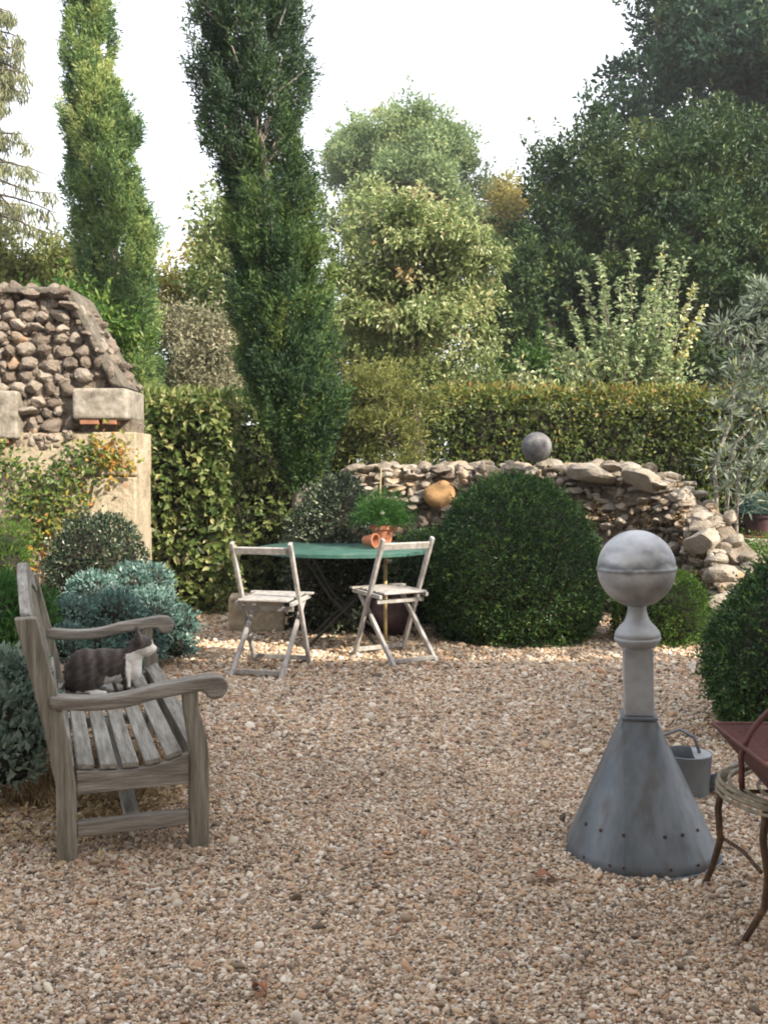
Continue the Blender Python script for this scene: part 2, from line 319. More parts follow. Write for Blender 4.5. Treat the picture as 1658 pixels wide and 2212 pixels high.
def gravel():
    # bed outline (metres) with loose points carrying the stones
    bed = [(-6, -1.5, 0), (6, -1.5, 0), (6, 9.6, 0), (-6, 9.6, 0)]
    pts = []
    for y0, y1, den, s in ((1.7, 3.0, 31000, .0045), (3.0, 4.6, 21500, .0054), (4.6, 6.4, 10500, .0077), (6.4, 9.5, 5200, .0102)):
        wd = .43*y1+.12; n = int(den*(y1-y0)*2*wd)
        xy = np.stack([RG.uniform(-wd, wd, n), RG.uniform(y0, y1, n)], 1)
        sc = s*np.exp(RG.normal(0, .33, n)); big = RG.random(n) < .008; sc[big] *= RG.uniform(1.3, 1.9, big.sum())
        pts.append(np.concatenate([xy, (sc*RG.uniform(.15, .75, n))[:, None], sc[:, None]], 1))
    p = np.concatenate(pts)
    V = np.concatenate([np.array(bed), p[:, :3]]); n = len(V)
    me = bpy.data.meshes.new('gravel'); me.vertices.add(n); me.vertices.foreach_set('co', V.astype(np.float32).ravel())
    me.loops.add(4); me.loops.foreach_set('vertex_index', [0, 1, 2, 3]); me.polygons.add(1); me.polygons.foreach_set('loop_start', [0]); me.update(calc_edges=True)
    sc = np.zeros((n, 3), np.float32); sc[4:] = p[:, 3:4]*np.stack([RG.uniform(.8, 1.35, n-4), RG.uniform(.65, 1.0, n-4), RG.uniform(.4, .75, n-4)], 1)
    ro = np.zeros((n, 3), np.float32); ro[4:] = np.stack([RG.normal(0, .45, n-4), RG.normal(0, .45, n-4), RG.uniform(0, 6.28, n-4)], 1)
    a = me.attributes.new('sc', 'FLOAT_VECTOR', 'POINT'); a.data.foreach_set('vector', sc.ravel())
    a = me.attributes.new('ro', 'FLOAT_VECTOR', 'POINT'); a.data.foreach_set('vector', ro.ravel())
    o = link_mesh('gravel', me, M['gravel_bed']); tag(o, 'pale tan gravel covering the garden court', None, None, 'stuff')
    g = bpy.data.node_groups.new('gravel_nodes', 'GeometryNodeTree')
    g.interface.new_socket('Geometry', in_out='INPUT', socket_type='NodeSocketGeometry')
    g.interface.new_socket('Geometry', in_out='OUTPUT', socket_type='NodeSocketGeometry')
    N = g.nodes.new; L = g.links.new
    gi, go = N('NodeGroupInput'), N('NodeGroupOutput')
    ico = N('GeometryNodeMeshIcoSphere'); ico.inputs['Radius'].default_value = 1; ico.inputs['Subdivisions'].default_value = 2
    nz = N('ShaderNodeTexNoise'); nz.inputs['Scale'].default_value = 1.1
    sp_ = N('GeometryNodeSetPosition'); vm = N('ShaderNodeVectorMath'); vm.operation = 'SUBTRACT'; vm.inputs[1].default_value = (.5, .5, .5)
    vs = N('ShaderNodeVectorMath'); vs.operation = 'SCALE'; vs.inputs['Scale'].default_value = .9
    L(nz.outputs['Color'], vm.inputs[0]); L(vm.outputs[0], vs.inputs[0]); L(ico.outputs[0], sp_.inputs['Geometry']); L(vs.outputs[0], sp_.inputs['Offset'])
    ss = N('GeometryNodeSetShadeSmooth'); L(sp_.outputs[0], ss.inputs[0])
    sm = N('GeometryNodeSetMaterial'); sm.inputs['Material'].default_value = M['pebble']; L(ss.outputs[0], sm.inputs[0])
    ip = N('GeometryNodeInstanceOnPoints'); L(gi.outputs[0], ip.inputs['Points']); L(sm.outputs[0], ip.inputs['Instance'])
    for nm, sk in (('sc', 'Scale'), ('ro', 'Rotation')):
        na = N('GeometryNodeInputNamedAttribute'); na.data_type = 'FLOAT_VECTOR'; na.inputs['Name'].default_value = nm
        L(na.outputs[0], ip.inputs[sk])
    j = N('GeometryNodeJoinGeometry'); L(gi.outputs[0], j.inputs[0]); L(ip.outputs[0], j.inputs[0]); L(j.outputs[0], go.inputs[0])
    md = o.modifiers.new('stones', 'NODES'); md.node_group = g
gravel()

# ------------------------------------------------------------------ rocks
ICO = None
def ico_np(sub):
    import bmesh
    bm = bmesh.new(); bmesh.ops.create_icosphere(bm, subdivisions=sub, radius=1)
    V = np.array([v.co[:] for v in bm.verts]); F = np.array([[v.index for v in f.verts] for f in bm.faces]); bm.free()
    return V, F
IV, IF = ico_np(3)
IV2, IF2 = ico_np(2)
class Rocks:
    def __init__(s): s.V = []; s.F = []; s.A = []; s.n = 0
    def add(s, c, size, rnd, cuts=7, rough=.12, rz=None, fine=False, lo=.5):
        V0, F0 = (IV, IF) if fine else (IV2, IF2)
        V = V0.copy()
        for i in range(cuts):
            d = sph(1)[0]; lim = RG.uniform(lo, .86); k = np.maximum(V@d - lim, 0); V = V - k[:, None]*d*.92
        V = V*(1 + rough*noise3(V, 1.7, int(RG.integers(1e6)))[:, None])
        a = RG.uniform(-.25, .25, 3) if rz is None else np.array([RG.uniform(-.15, .15), RG.uniform(-.15, .15), rz])
        V = V*np.asarray(size); 
        mt = np.array(Matrix.Rotation(a[2], 3, 'Z') @ Matrix.Rotation(a[1], 3, 'Y') @ Matrix.Rotation(a[0], 3, 'X'))
        V = V@mt.T + np.asarray(c)
        s.V.append(V); s.F.append(F0+s.n); s.n += len(V); s.A.append(np.full(len(V), rnd)); return s
    def build(s, name, mat, parent=None, off=None, smooth=True):
        o = np_mesh(name, np.concatenate(s.V), np.concatenate(s.F), np.concatenate(s.A), mat, parent, off, smooth)
        try: o.data.set_sharp_from_angle(angle=R(27))
        except Exception: pass
        return o

# ------------------------------------------------------------------ ruined wall on the left
def left_wall():
    Y = 8.0
    root = empty('ruined_stone_wall', (-2.6, Y, 0), 0, 'tall ruined gable wall of round cobbles over ochre plaster, with sloping broken top', 'wall')
    off = root.location
    prof = [(-4.9, 0), (-1.98, 0), (-2.03, 1.72), (-2.10, 1.99), (-2.15, 2.03), (-2.33, 2.42), (-2.50, 2.74), (-2.53, 2.76), (-4.9, 2.78)]
    core = MB().prism([(x, max(z, 1.62)) if z == 0 else (x, z) for x, z in [(-4.9, 1.62), (-2.04, 1.62)] + prof[2:]], lambda a, b, e: Vector((a, Y+.062+.42*e, b)))
    core.build('rubble_core', M['mortar'], root, off=off)
    # plastered lower face
    low = MB().box((-3.6, Y+.25, .82), (2.6, .48, 1.64)); low.build('plaster', M['limestone'], root, off=off)
    # ashlar pier at the right end
    z = 0; k = 0
    for h in (.46, .4, .43, .36):
        wv = (.52, .36)[k % 2]
        MB().box((-1.985-wv/2+.012*math.sin(k*3), Y+.24, z+h/2), (wv, .53, h-.012), rnd=.3+.2*(k % 3)).build('ashlar_block', M['limestone'], root, bevel=.012, off=off); z += h; k += 1
    MB().box((-2.31, Y+.24, z/2), (.66, .4, z-.02)).build('pier_core', M['limestone'], root, off=off)
    MB().box((-2.25, Y+.2, 1.865), (.44, .58, .25)).build('ashlar_block', M['ashlar'], root, bevel=.03, off=off, segs=3)
    MB().box((-3.08, Y+.2, 1.78), (.34, .55, .38)).build('ashlar_block', M['ashlar'], root, bevel=.02, off=off, segs=3)
    for bx, bw, bz in ((-2.34, .15, 1.722), (-2.18, .11, 1.722), (-3.1, .22, 1.572)):
        MB().box((bx, Y+.16, bz), (bw, .46, .036)).build('brick', M['brick'], root, bevel=.006, off=off)
    # raking coping
    cop = MB().prism([(-2.10, 2.0), (-2.18, 2.03), (-2.36, 2.42), (-2.53, 2.735), (-3.0, 2.75), (-4.9, 2.76), (-4.9, 2.81), (-3.0, 2.80), (-2.50, 2.79), (-2.47, 2.76), (-2.29, 2.42), (-2.06, 2.0)], lambda a, b, e: Vector((a, Y-.035+.6*e, b)))
    c = cop.build('coping', M['coping'], root, off=off, bevel=.015)
    rk = Rocks()
    def edge(z):    # right limit of cobbles
        zs = [1.6, 1.99, 2.02, 2.42, 2.72, 2.77]; xs = [-2.47, -2.47, -2.22, -2.40, -2.56, -2.6]
        return np.interp(z, zs, xs)
    z = 1.66
    while z < 2.76:
        h = RG.uniform(.07, .115); x = -4.85 + RG.uniform(0, .1)
        while x < edge(z+h/2):
            wd = RG.uniform(.075, .18)
            xc = x+wd/2
            if xc+wd*.35 < edge(z+h/2) and not (-3.3 < xc < -2.88 and z < 1.93):
                rk.add((xc, Y+.06+RG.uniform(-.035, .03), z+h/2+RG.uniform(-.02, .02)), (wd*.55, .09, h*.58*RG.uniform(.88, 1.12)), RG.beta(1.6, 1.6), cuts=8, rough=.16, fine=xc > -3.3, lo=.66)
            x += wd+.012
        z += h
    for i in range(420):    # small chips and mortar lumps filling the joints
        zz = RG.uniform(1.66, 2.74); xx = RG.uniform(-3.35, edge(zz))
        if not (-3.3 < xx < -2.88 and zz < 1.96): rk.add((xx, Y+.05+RG.uniform(-.01, .05), zz), RG.uniform(.018, .045, 3), RG.uniform(0, .6), cuts=4, rough=.2)
    for i in range(90):     # broken stones bedded along the sloping top
        t = RG.random(); q = np.array([[-3.3, 2.76], [-2.56, 2.76], [-2.44, 2.6], [-2.3, 2.38], [-2.11, 2.03]]); x_ = np.interp(t*4, range(5), q[:, 0]); z_ = np.interp(t*4, range(5), q[:, 1])
        rk.add((x_+RG.normal(0, .02), Y+RG.uniform(-.05, .5), z_+RG.normal(0, .02)), RG.uniform(.03, .085, 3)*np.array([1.2, 1, .7]), RG.uniform(0, .5), cuts=7, rough=.2)
    for i in range(26):     # crumbly stones of the broken edge and along the foot of the rubble
        zz = RG.uniform(2.05, 2.7); rk.add((edge(zz)+RG.uniform(.0, .09), Y+RG.uniform(.0, .2), zz), RG.uniform(.03, .07, 3), RG.random())
    for i in range(40):
        rk.add((RG.uniform(-3.3, -2.5), Y+.03, RG.uniform(1.52, 1.66)), RG.uniform(.02, .06, 3), RG.random())
    rk.build('cobbles', M['cobble'], root, off=off)
left_wall()

# ------------------------------------------------------------------ ruined rubble wall on the right
def rubble_wall():
    path = np.array([(-.75, 9.75), (-.2, 9.6), (.5, 9.5), (1.2, 9.45), (1.85, 9.35), (2.35, 9.1), (2.62, 8.8), (2.76, 8.45), (2.8, 8.0)])
    tops = np.array([1.15, 1.34, 1.36, 1.37, 1.37, 1.35, 1.08, .74, .26])
    root = empty('ruined_rubble_wall', (1.2, 9.5, 0), 0, 'low curved wall of loose tan rubble crumbling down at its right end', 'wall')
    off = root.location
    seg = np.linalg.norm(np.diff(path, axis=0), axis=1); s = np.concatenate([[0], np.cumsum(seg)])
    def at(t): return np.array([np.interp(t, s, path[:, 0]), np.interp(t, s, path[:, 1])])
    def nrm(t):
        d = at(min(t+.1, s[-1]))-at(max(t-.1, 0)); d = d/np.linalg.norm(d); return np.array([d[1], -d[0]])
    mb = MB(); T = .42; n = 60; vs = []; fs = []
    for i in range(n+1):
        t = s[-1]*i/n; p, q = at(t), nrm(t); zt = np.interp(t, s, tops)-.08
        for (o_, z_) in ((.02, -.02), (-.01, zt), (-T, zt), (-T, -.02)):
            vs.append((p[0]+q[0]*o_, p[1]+q[1]*o_, z_))
    for i in range(n):
        for k in range(4): fs.append((i*4+k, i*4+(k+1) % 4, (i+1)*4+(k+1) % 4, (i+1)*4+k))
    fs.append((0, 1, 2, 3)); fs.append(tuple(n*4+k for k in (3, 2, 1, 0)))
    mb.add(vs, fs).build('earth_core', M['mortar'], root, off=off)
    rk = Rocks(); tiny = Rocks()
    z = 0.02
    while z < 1.4:
        h = RG.uniform(.05, .115); t = RG.uniform(0, .1)
        while t < s[-1]:
            wd = RG.uniform(.06, .22); tc = t+wd/2; zt = np.interp(tc, s, tops)+RG.uniform(-.06, .05)
            if z+h*.6 < zt:
                p, q = at(tc), nrm(tc); o_ = RG.uniform(-.06, .03)
                rk.add((p[0]+q[0]*o_, p[1]+q[1]*o_, z+h/2+RG.uniform(-.025, .025)), (wd*.53, .12, h*.58*RG.uniform(.7, 1.2)), RG.beta(1.5, 1.5), cuts=12, rough=.24, rz=math.atan2(q[0], -q[1])+RG.uniform(-.2, .2), fine=True)
            t += wd+.004
        z += h
    for i in range(700):    # chips filling the joints
        t = RG.uniform(0, s[-1]); p, q = at(t), nrm(t); o_ = RG.uniform(-.05, .05)
        rk.add((p[0]+q[0]*o_, p[1]+q[1]*o_, RG.uniform(0, 1)*np.interp(t, s, tops)), RG.uniform(.02, .055, 3), RG.random(), cuts=8, rough=.2)
    for i in range(190):    # loose top stones
        t = RG.uniform(0, s[-1]); p, q = at(t), nrm(t); o_ = RG.uniform(-T, 0); zt = np.interp(t, s, tops)
        rk.add((p[0]+q[0]*o_, p[1]+q[1]*o_, zt-.04+RG.uniform(-.03, .06)), RG.uniform(.04, .12, 3)*np.array([1.2, 1, .7]), RG.beta(2.2, 1.8), cuts=9)
    for c, sz in (((1.92, 9.22, 1.30), (.26, .2, .1)), ((2.32, 9.02, 1.25), (.2, .16, .13)), ((2.72, 8.5, .74), (.16, .2, .12)), ((2.78, 8.25, .47), (.17, .16, .1)), ((2.74, 8.0, .25), (.17, .15, .1))):
        rk.add(c, sz, RG.uniform(.45, .7), cuts=10, fine=True)
    for i in range(34):     # fallen stones at the right foot
        rk.add((RG.uniform(2.5, 2.85), RG.uniform(7.6, 8.3), RG.uniform(.0, .12)), RG.uniform(.04, .12, 3)*np.array([1.2, 1, .8]), RG.beta(2.2, 1.8), cuts=9)
    rk.build('rubble_stones', M['rubble'], root, off=off)
    bs = Rocks().add((P(950, 1068, 9.42)), (.155, .1, .14), .5, cuts=7, rough=.08, fine=True, lo=.74, rz=.05)
    tag(bs.build('sandstone_block', M['sandstone'], root, off=off), 'rounded orange sandstone block')
    # a few weeds growing in the joints
    lv = Leaves()
    for i in range(34):
        t = RG.uniform(s[4], s[-1]-.2); p, q = at(t), nrm(t); zt = np.interp(t, s, tops); k = 26
        c = np.array([p[0]+q[0]*.02, p[1]+q[1]*.02, RG.uniform(.35, 1.0)*zt])
        d = unit(sph(k)+np.array([q[0], q[1], .5])); lv.add(c+sph(k)*.05, d, sph(k), RG.uniform(.03, .07, k), .02, RG.random(k))
    lv.build('weeds', M['dry'], root, off=off)
rubble_wall()
bl = MB().lathe([(max(1e-6, .142*math.sin(math.pi*i/24)), -.142*math.cos(math.pi*i/24)) for i in range(25)], 40)
b = bl.build('stone_ball', M['ballstone'], None, smooth='all'); b.location = P(1158, 966, 9.35)
tag(b, 'grey stone ball resting on top of the low rubble wall', 'ball')

# ------------------------------------------------------------------ foliage builders
def ellipsoid_core(c, r, parent, off, n=0, amp=.05, name='twig_shade_core', zmin=None, mat='twig_shade'):
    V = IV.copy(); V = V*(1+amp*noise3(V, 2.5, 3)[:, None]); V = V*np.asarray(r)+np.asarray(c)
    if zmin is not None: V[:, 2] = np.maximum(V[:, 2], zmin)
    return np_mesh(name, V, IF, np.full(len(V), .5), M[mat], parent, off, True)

def clipped(name, c, r, mat, n, L, label, cat='bush', power=2.3, lump=.03, zmin=0.0, hl=.06, up=.3, group=None, aspect=.55, seed=1, shape=None):
    """a clipped dome: dense small leaves over a solid twig-brown core, near-black for inner shade"""
    c = np.asarray(c, float); r = np.asarray(r, float)
    root = empty(name, (c[0], c[1], 0), 0, label, cat, group); off = (c[0], c[1], 0)
    d = sph(int(n*1.6))
    q = np.sum(np.abs(d)**power, 1, keepdims=True)**(-1/power)
    pr = d*q
    if shape is not None: pr = shape(pr)
    nd = unit(pr/np.maximum(r, .01)*1.0)
    k = 1+lump*noise3(pr, 3, seed)+.75*lump*noise3(pr, 9, seed+1)+.5*lump*noise3(pr, 22, seed+2)
    dep = np.abs(RG.normal(0, .035, len(pr)))
    p = c + pr*r*k[:, None] - nd*(dep)[:, None] + nd*.012*RG.random((len(pr), 1))
    ok = p[:, 2] > zmin; p, nd = p[ok][:n], nd[ok][:n]; m = len(p)
    tips = RG.random(m) < hl
    rnd = np.clip(RG.normal(.46, .18, m)+tips*.45+.2*noise3(p, 5, seed+5)+.12*noise3(p, 14, seed+6), 0, 1)
    dirs = nd*.75 + sph(m)*.85 + np.array([0, 0, up]); nr = nd*.9+sph(m)*.8
    lv = Leaves().add(p, dirs, nr, L*RG.uniform(.7, 1.3, m), L*aspect*RG.uniform(.8, 1.2, m), rnd)
    ns = n//60; j = RG.integers(0, m, ns)      # stray shoots beyond the clipped surface
    for e in range(7): lv.add(p[j]+nd[j]*(.012+.009*e)+RG.normal(0, .004, (ns, 3)), nd[j]*.6+sph(ns)*.7+np.array([0, 0, .3]), sph(ns), L*.95, L*aspect, np.clip(RG.normal(.75, .15, ns), 0, 1))
    lv.build('foliage', M[mat], root, off)
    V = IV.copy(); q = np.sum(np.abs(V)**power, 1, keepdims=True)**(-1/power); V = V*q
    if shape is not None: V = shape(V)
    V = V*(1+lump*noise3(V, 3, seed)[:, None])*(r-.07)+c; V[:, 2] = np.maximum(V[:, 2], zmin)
    np_mesh('twig_shade_core', V, IF, np.full(len(V), .5), M['twig_shade'], root, off, True)
    return root

def clump_leaves(lv, centers, radii, per, L, aspect=.5, out=.6, up=.25, droop=0., crn=.22, flat=.75, base=.45, sd=.16, fold=.25):
    """leaf clumps: each clump an irregular ball of leaves"""
    for c, r in zip(centers, radii):
        n = max(6, int(per*RG.uniform(.7, 1.3))); d = sph(n); rr = RG.random(n)**(.45)
        p = c + d*(rr*r)[:, None]*np.array([1, 1, flat])
        cr = RG.normal(0, crn)
        dirs = d*out+sph(n)*.7+np.array([0, 0, up-droop]); nr = sph(n)*.8+np.array([0, 0, .7])+d*.4
        ln = L*RG.uniform(.65, 1.35, n)
        lv.add(p, dirs, nr, ln, ln*aspect, np.clip(base+cr+RG.normal(0, sd, n), 0, 1), fold)

def crown_pts(c, r, n, inner=.55, lump=.2, seed=2, zcut=-1.):
    d = sph(n*2); d = d[d[:, 2] > zcut][:n]; k = RG.uniform(inner, 1, len(d))*(1+lump*noise3(d, 2.2, seed))
    return np.asarray(c)+d*k[:, None]*np.asarray(r), d

def lobed_pts(c, r, n, inner, seed, zcut=-1., nl=13):
    c = np.asarray(c, float); r = np.asarray(r, float); rg = np.random.default_rng(seed*7+1)
    d = unit(rg.normal(size=(nl, 3))); lc = c+d*r*rg.uniform(.45, .78, (nl, 1)); lr = rg.uniform(.26, .5, nl)
    lc = np.concatenate([lc, c[None]]); lr = np.concatenate([lr, [.55]])
    w_ = lr**2/np.sum(lr**2); k = rg.choice(nl+1, n, p=w_); q = unit(rg.normal(size=(n, 3))); q[:, 2] = np.where(q[:, 2] < -.2, np.abs(q[:, 2])*.6, q[:, 2])
    p = lc[k]+q*r*(lr[k]*rg.uniform(inner, 1.08, n))[:, None]
    return p[(p[:, 2]-c[2]) > zcut*r[2]*1.3]

def branch_tube(mb, a, b, r0, r1, wob=.08, n=6):
    a, b = np.asarray(a, float), np.asarray(b, float); L = np.linalg.norm(b-a); pts = []
    for i in range(n+1):
        t = i/n; p = a+(b-a)*t+(sph(1)[0]*wob*L*math.sin(math.pi*t) if 0 < i < n else 0); pts.append(tuple(p))
    mb.tube(pts, [r0+(r1-r0)*i/n for i in range(n+1)], 7)

def tree(name, base, c, r, mat, nclump, per, L, label, cat='tree', clump=.28, trunk_r=.15, aspect=.5, inner=.5, lump=.22, seed=3, nbr=9, bark='bark', zcut=-1., core=None, group=None, droop=0., extra=None, base_v=.45, cr_var=.22, flat=.75, nl=13, spray=.5):
    base = np.asarray(base, float); root = empty(name, tuple(base), 0, label, cat, group); off = tuple(base)
    pts = lobed_pts(c, r, nclump, inner, seed, zcut, nl)
    if extra is not None:
        ex = np.repeat(np.asarray(extra, float), 3, 0); pts = np.concatenate([pts, ex+RG.normal(0, .55*clump*np.mean(r), ex.shape)])
    rad = clump*np.mean(r)*RG.uniform(.6, 1.25, len(pts))
    lv = Leaves(); clump_leaves(lv, pts, rad, per, L, aspect, droop=droop, base=base_v, crn=cr_var, flat=flat)
    cc = np.asarray(c, float)
    for i in range(int(nclump*spray)):      # leafy twigs that stand out of the crown
        q = pts[RG.integers(len(pts))]; ou = unit((q-cc)/np.asarray(r)+np.array([0, 0, .35-droop])+sph(1)[0]*.45); m = max(8, per//6)
        t = RG.uniform(0, 1, m)[:, None]; ln = clump*np.mean(r)*RG.uniform(1.2, 2.1)
        lv.add(q+ou*t*ln+sph(m)*L*.5, ou*.5+sph(m)*.8+np.array([0, 0, .1-droop]), sph(m)*.7+np.array([0, 0, .8]), L*RG.uniform(.6, 1.25, m), L*aspect, np.clip(base_v+.1+RG.normal(0, .2, m), 0, 1))
    lv.build('crown', M[mat], root, off)
    mb = MB(); c = np.asarray(c, float); top = c+np.array([0, 0, r[2]*.45])
    mid = base*.35+c*.65; mid[2] = c[2]-r[2]*.35
    mb.tube([tuple(base), tuple(base*.6+mid*.4), tuple(mid), tuple(c), tuple(top)], [trunk_r*1.15, trunk_r, trunk_r*.8, trunk_r*.5, trunk_r*.15], 9)
    for i in range(nbr):
        e = pts[RG.integers(len(pts))]; st = mid+(top-mid)*RG.uniform(0, .7)
        branch_tube(mb, st, st+(e-st)*.9, trunk_r*.35, trunk_r*.06)
    mb.build('trunk', M[bark], root, smooth='all', off=off)
    if core: ellipsoid_core(c, np.asarray(r)*core, root, off, amp=.12, zmin=.0)
    return root

def hedge(name, x0, x1, y0, y1, z, mat, n, L, label, seed=4, base=.4, topgold=.12, aspect=.62, sd=.2, group=None, rot=0):
    cx, cy = (x0+x1)/2, (y0+y1)/2
    root = empty(name, (cx, cy, 0), rot, label, 'hedge', group)
    wx, wy = (x1-x0)/2, (y1-y0)/2
    areas = np.array([2*wx*z, 2*wx*2*wy, 2*wy*z, 2*wy*z]); pr = areas*np.array([1, .8, .8, .8]); pr = pr/pr.sum()
    f = RG.choice(4, n, p=pr); u, v = RG.uniform(-1, 1, n), RG.uniform(-1, 1, n)
    p = np.zeros((n, 3)); nd = np.zeros((n, 3))
    for k in range(4):
        m = f == k
        if k == 0: p[m] = np.stack([u[m]*wx, np.full(m.sum(), -wy), (v[m]*.5+.5)*z], 1); nd[m] = (0, -1, 0)
        if k == 1: p[m] = np.stack([u[m]*wx, v[m]*wy, np.full(m.sum(), z)], 1); nd[m] = (0, 0, 1)
        if k == 2: p[m] = np.stack([np.full(m.sum(), -wx), u[m]*wy, (v[m]*.5+.5)*z], 1); nd[m] = (-1, 0, 0)
        if k == 3: p[m] = np.stack([np.full(m.sum(), wx), u[m]*wy, (v[m]*.5+.5)*z], 1); nd[m] = (1, 0, 0)
    p += nd*(.07*noise3(p, 2.6, seed)+.075*noise3(p, 8, seed+1)+.03*noise3(p, 19, seed+7)-np.abs(RG.normal(0, .05, n)))[:, None]
    p += RG.normal(0, .01, (n, 3))
    rnd = np.clip(base+RG.normal(0, sd, n)+.12*noise3(p, 2.5, seed+2)+topgold*np.clip((p[:, 2]-z+.35)/.35, 0, 1), 0, 1)
    dirs = nd*.5+sph(n)*.8+np.array([0, 0, -.15]); ln = L*RG.uniform(.7, 1.3, n)
    lv = Leaves().add(p, dirs, nd*.8+sph(n)*.7+np.array([0, 0, .35]), ln, ln*aspect, rnd)
    m = n//30; tp = np.stack([RG.uniform(-wx, wx, m), RG.uniform(-wy, wy, m), np.full(m, z)+RG.uniform(0, .08, m)], 1)     # stray shoots on top
    lv.add(tp, sph(m)*.4+np.array([0, 0, 1.]), sph(m), L*1.1, L*.4, RG.uniform(.5, .95, m))
    lv.build('foliage', M[mat], root)
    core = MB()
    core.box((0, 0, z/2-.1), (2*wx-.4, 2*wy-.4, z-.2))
    core.build('twig_shade_core', M['twig_shade'], root)
    return root

def axis_fn(rows, Y):
    """rows of (py, px_left, px_right) measured on the trunk axis at depth Y -> centre and radius by height"""
    z = np.array([P(0, r[0], Y).z for r in rows]); l = np.array([P(r[1], r[0], Y).x for r in rows]); rr = np.array([P(r[2], r[0], Y).x for r in rows])
    o = np.argsort(z); return z[o], ((l+rr)/2)[o], ((rr-l)/2)[o]
def cypress(name, rows, Y, top_z, mats, label, ntuft, per, L, base_xy, seed=5, split=None, trunk_r=.07, open_top=0., kr=1.):
    z, cx, rd = axis_fn(rows, Y)
    z = np.concatenate([z, [top_z]]); cx = np.concatenate([cx, [cx[-1]+(cx[-1]-cx[-2])*.6]]); rd = np.concatenate([rd, [.04]])
    root = empty(name, (base_xy[0], base_xy[1], 0), 0, label, 'tree'); off = (base_xy[0], base_xy[1], 0)
    tube = [(base_xy[0], base_xy[1], 0)] + [(float(np.interp(t, z, cx)), Y, float(t)) for t in np.linspace(z[0]+.05, top_z-.3, 14)]
    mb = MB().tube(tube, list(np.linspace(trunk_r, .012, 15)), 9)
    lo, hi = Leaves(), Leaves()
    # tufts spiral the axis, denser where the tree is wide
    zs = RG.uniform(z[0], top_z-.05, ntuft*3); w_ = np.interp(zs, z, rd); zs = zs[RG.random(len(zs)) < w_/w_.max()][:ntuft]
    # big upswept plumes give the ragged outline and the dark gaps; each is filled with short scaly sprays
    npl = ntuft//17; plume = []
    for i in range(npl):
        z0 = zs[RG.integers(len(zs))]; a = RG.uniform(0, 2*math.pi); plume.append((z0, a, RG.uniform(.68, 1.12), RG.uniform(.4, .85), RG.normal(0, .24)))
    for i in range(ntuft):
        z0, a0, k0, pl, hue = plume[RG.integers(npl)]
        u = RG.random(); zz = min(z0+(u-.5)*pl, top_z-.03); a = a0+RG.normal(0, .24)
        if i % 4 == 0: zz = zs[RG.integers(len(zs))] if i % 8 else z[0]+RG.random()*1.4; a = RG.uniform(0, 6.28); k0 = RG.uniform(.45, .8); u = .33
        R0 = np.interp(zz, z, rd); x0 = np.interp(zz, z, cx)
        rr = kr*R0*k0*(.5+.5*math.sin(math.pi*min(1, .25+.75*u)))*RG.uniform(.76, 1.06)
        c = np.array([x0+rr*math.cos(a), Y+rr*math.sin(a), max(zz, z[0])])
        ou = np.array([math.cos(a), math.sin(a), 0]); ax = unit((ou*.35+np.array([0, 0, 1.])+sph(1)[0]*.35)[None])[0]
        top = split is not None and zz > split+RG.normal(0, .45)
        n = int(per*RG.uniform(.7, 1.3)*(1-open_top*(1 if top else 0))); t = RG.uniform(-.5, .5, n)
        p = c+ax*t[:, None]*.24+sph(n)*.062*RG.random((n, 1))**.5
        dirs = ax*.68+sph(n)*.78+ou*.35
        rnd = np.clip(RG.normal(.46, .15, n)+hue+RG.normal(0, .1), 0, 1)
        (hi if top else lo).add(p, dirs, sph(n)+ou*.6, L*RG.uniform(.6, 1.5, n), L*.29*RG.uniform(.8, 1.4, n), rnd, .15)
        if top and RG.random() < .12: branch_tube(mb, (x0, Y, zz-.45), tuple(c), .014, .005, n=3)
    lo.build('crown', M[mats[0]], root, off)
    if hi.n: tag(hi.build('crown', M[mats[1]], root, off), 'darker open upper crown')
    mb.build('trunk', M['bark_grey'], root, smooth='all', off=off)
    return root

# ------------------------------------------------------------------ trees and hedges
cypress('cypress_tree', [(0, 145, 243), (100, 133, 258), (200, 137, 288), (300, 127, 312), (400, 132, 328), (500, 140, 343), (600, 160, 345), (700, 190, 350), (800, 225, 355), (900, 255, 355), (1050, 270, 350)],
        12.0, 8.3, ('cyp_l', 'cyp_l'), 'tall sunlit yellow-green cypress rising behind the cobble gable wall', 2700, 56, .058, (Xat(318, 12), 12.0), seed=5, trunk_r=.09, kr=.88)
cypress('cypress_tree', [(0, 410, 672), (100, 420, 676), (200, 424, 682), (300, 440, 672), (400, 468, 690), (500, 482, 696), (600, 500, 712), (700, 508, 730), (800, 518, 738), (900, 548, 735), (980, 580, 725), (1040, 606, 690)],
        9.4, 7.6, ('cyp_c', 'cyp_d'), 'big leaning dark green cypress standing behind the green table', 3000, 60, .05, (Xat(637, 9.4), 9.4), seed=9, split=P(0, 395, 9.4).z, trunk_r=.075, open_top=.25)

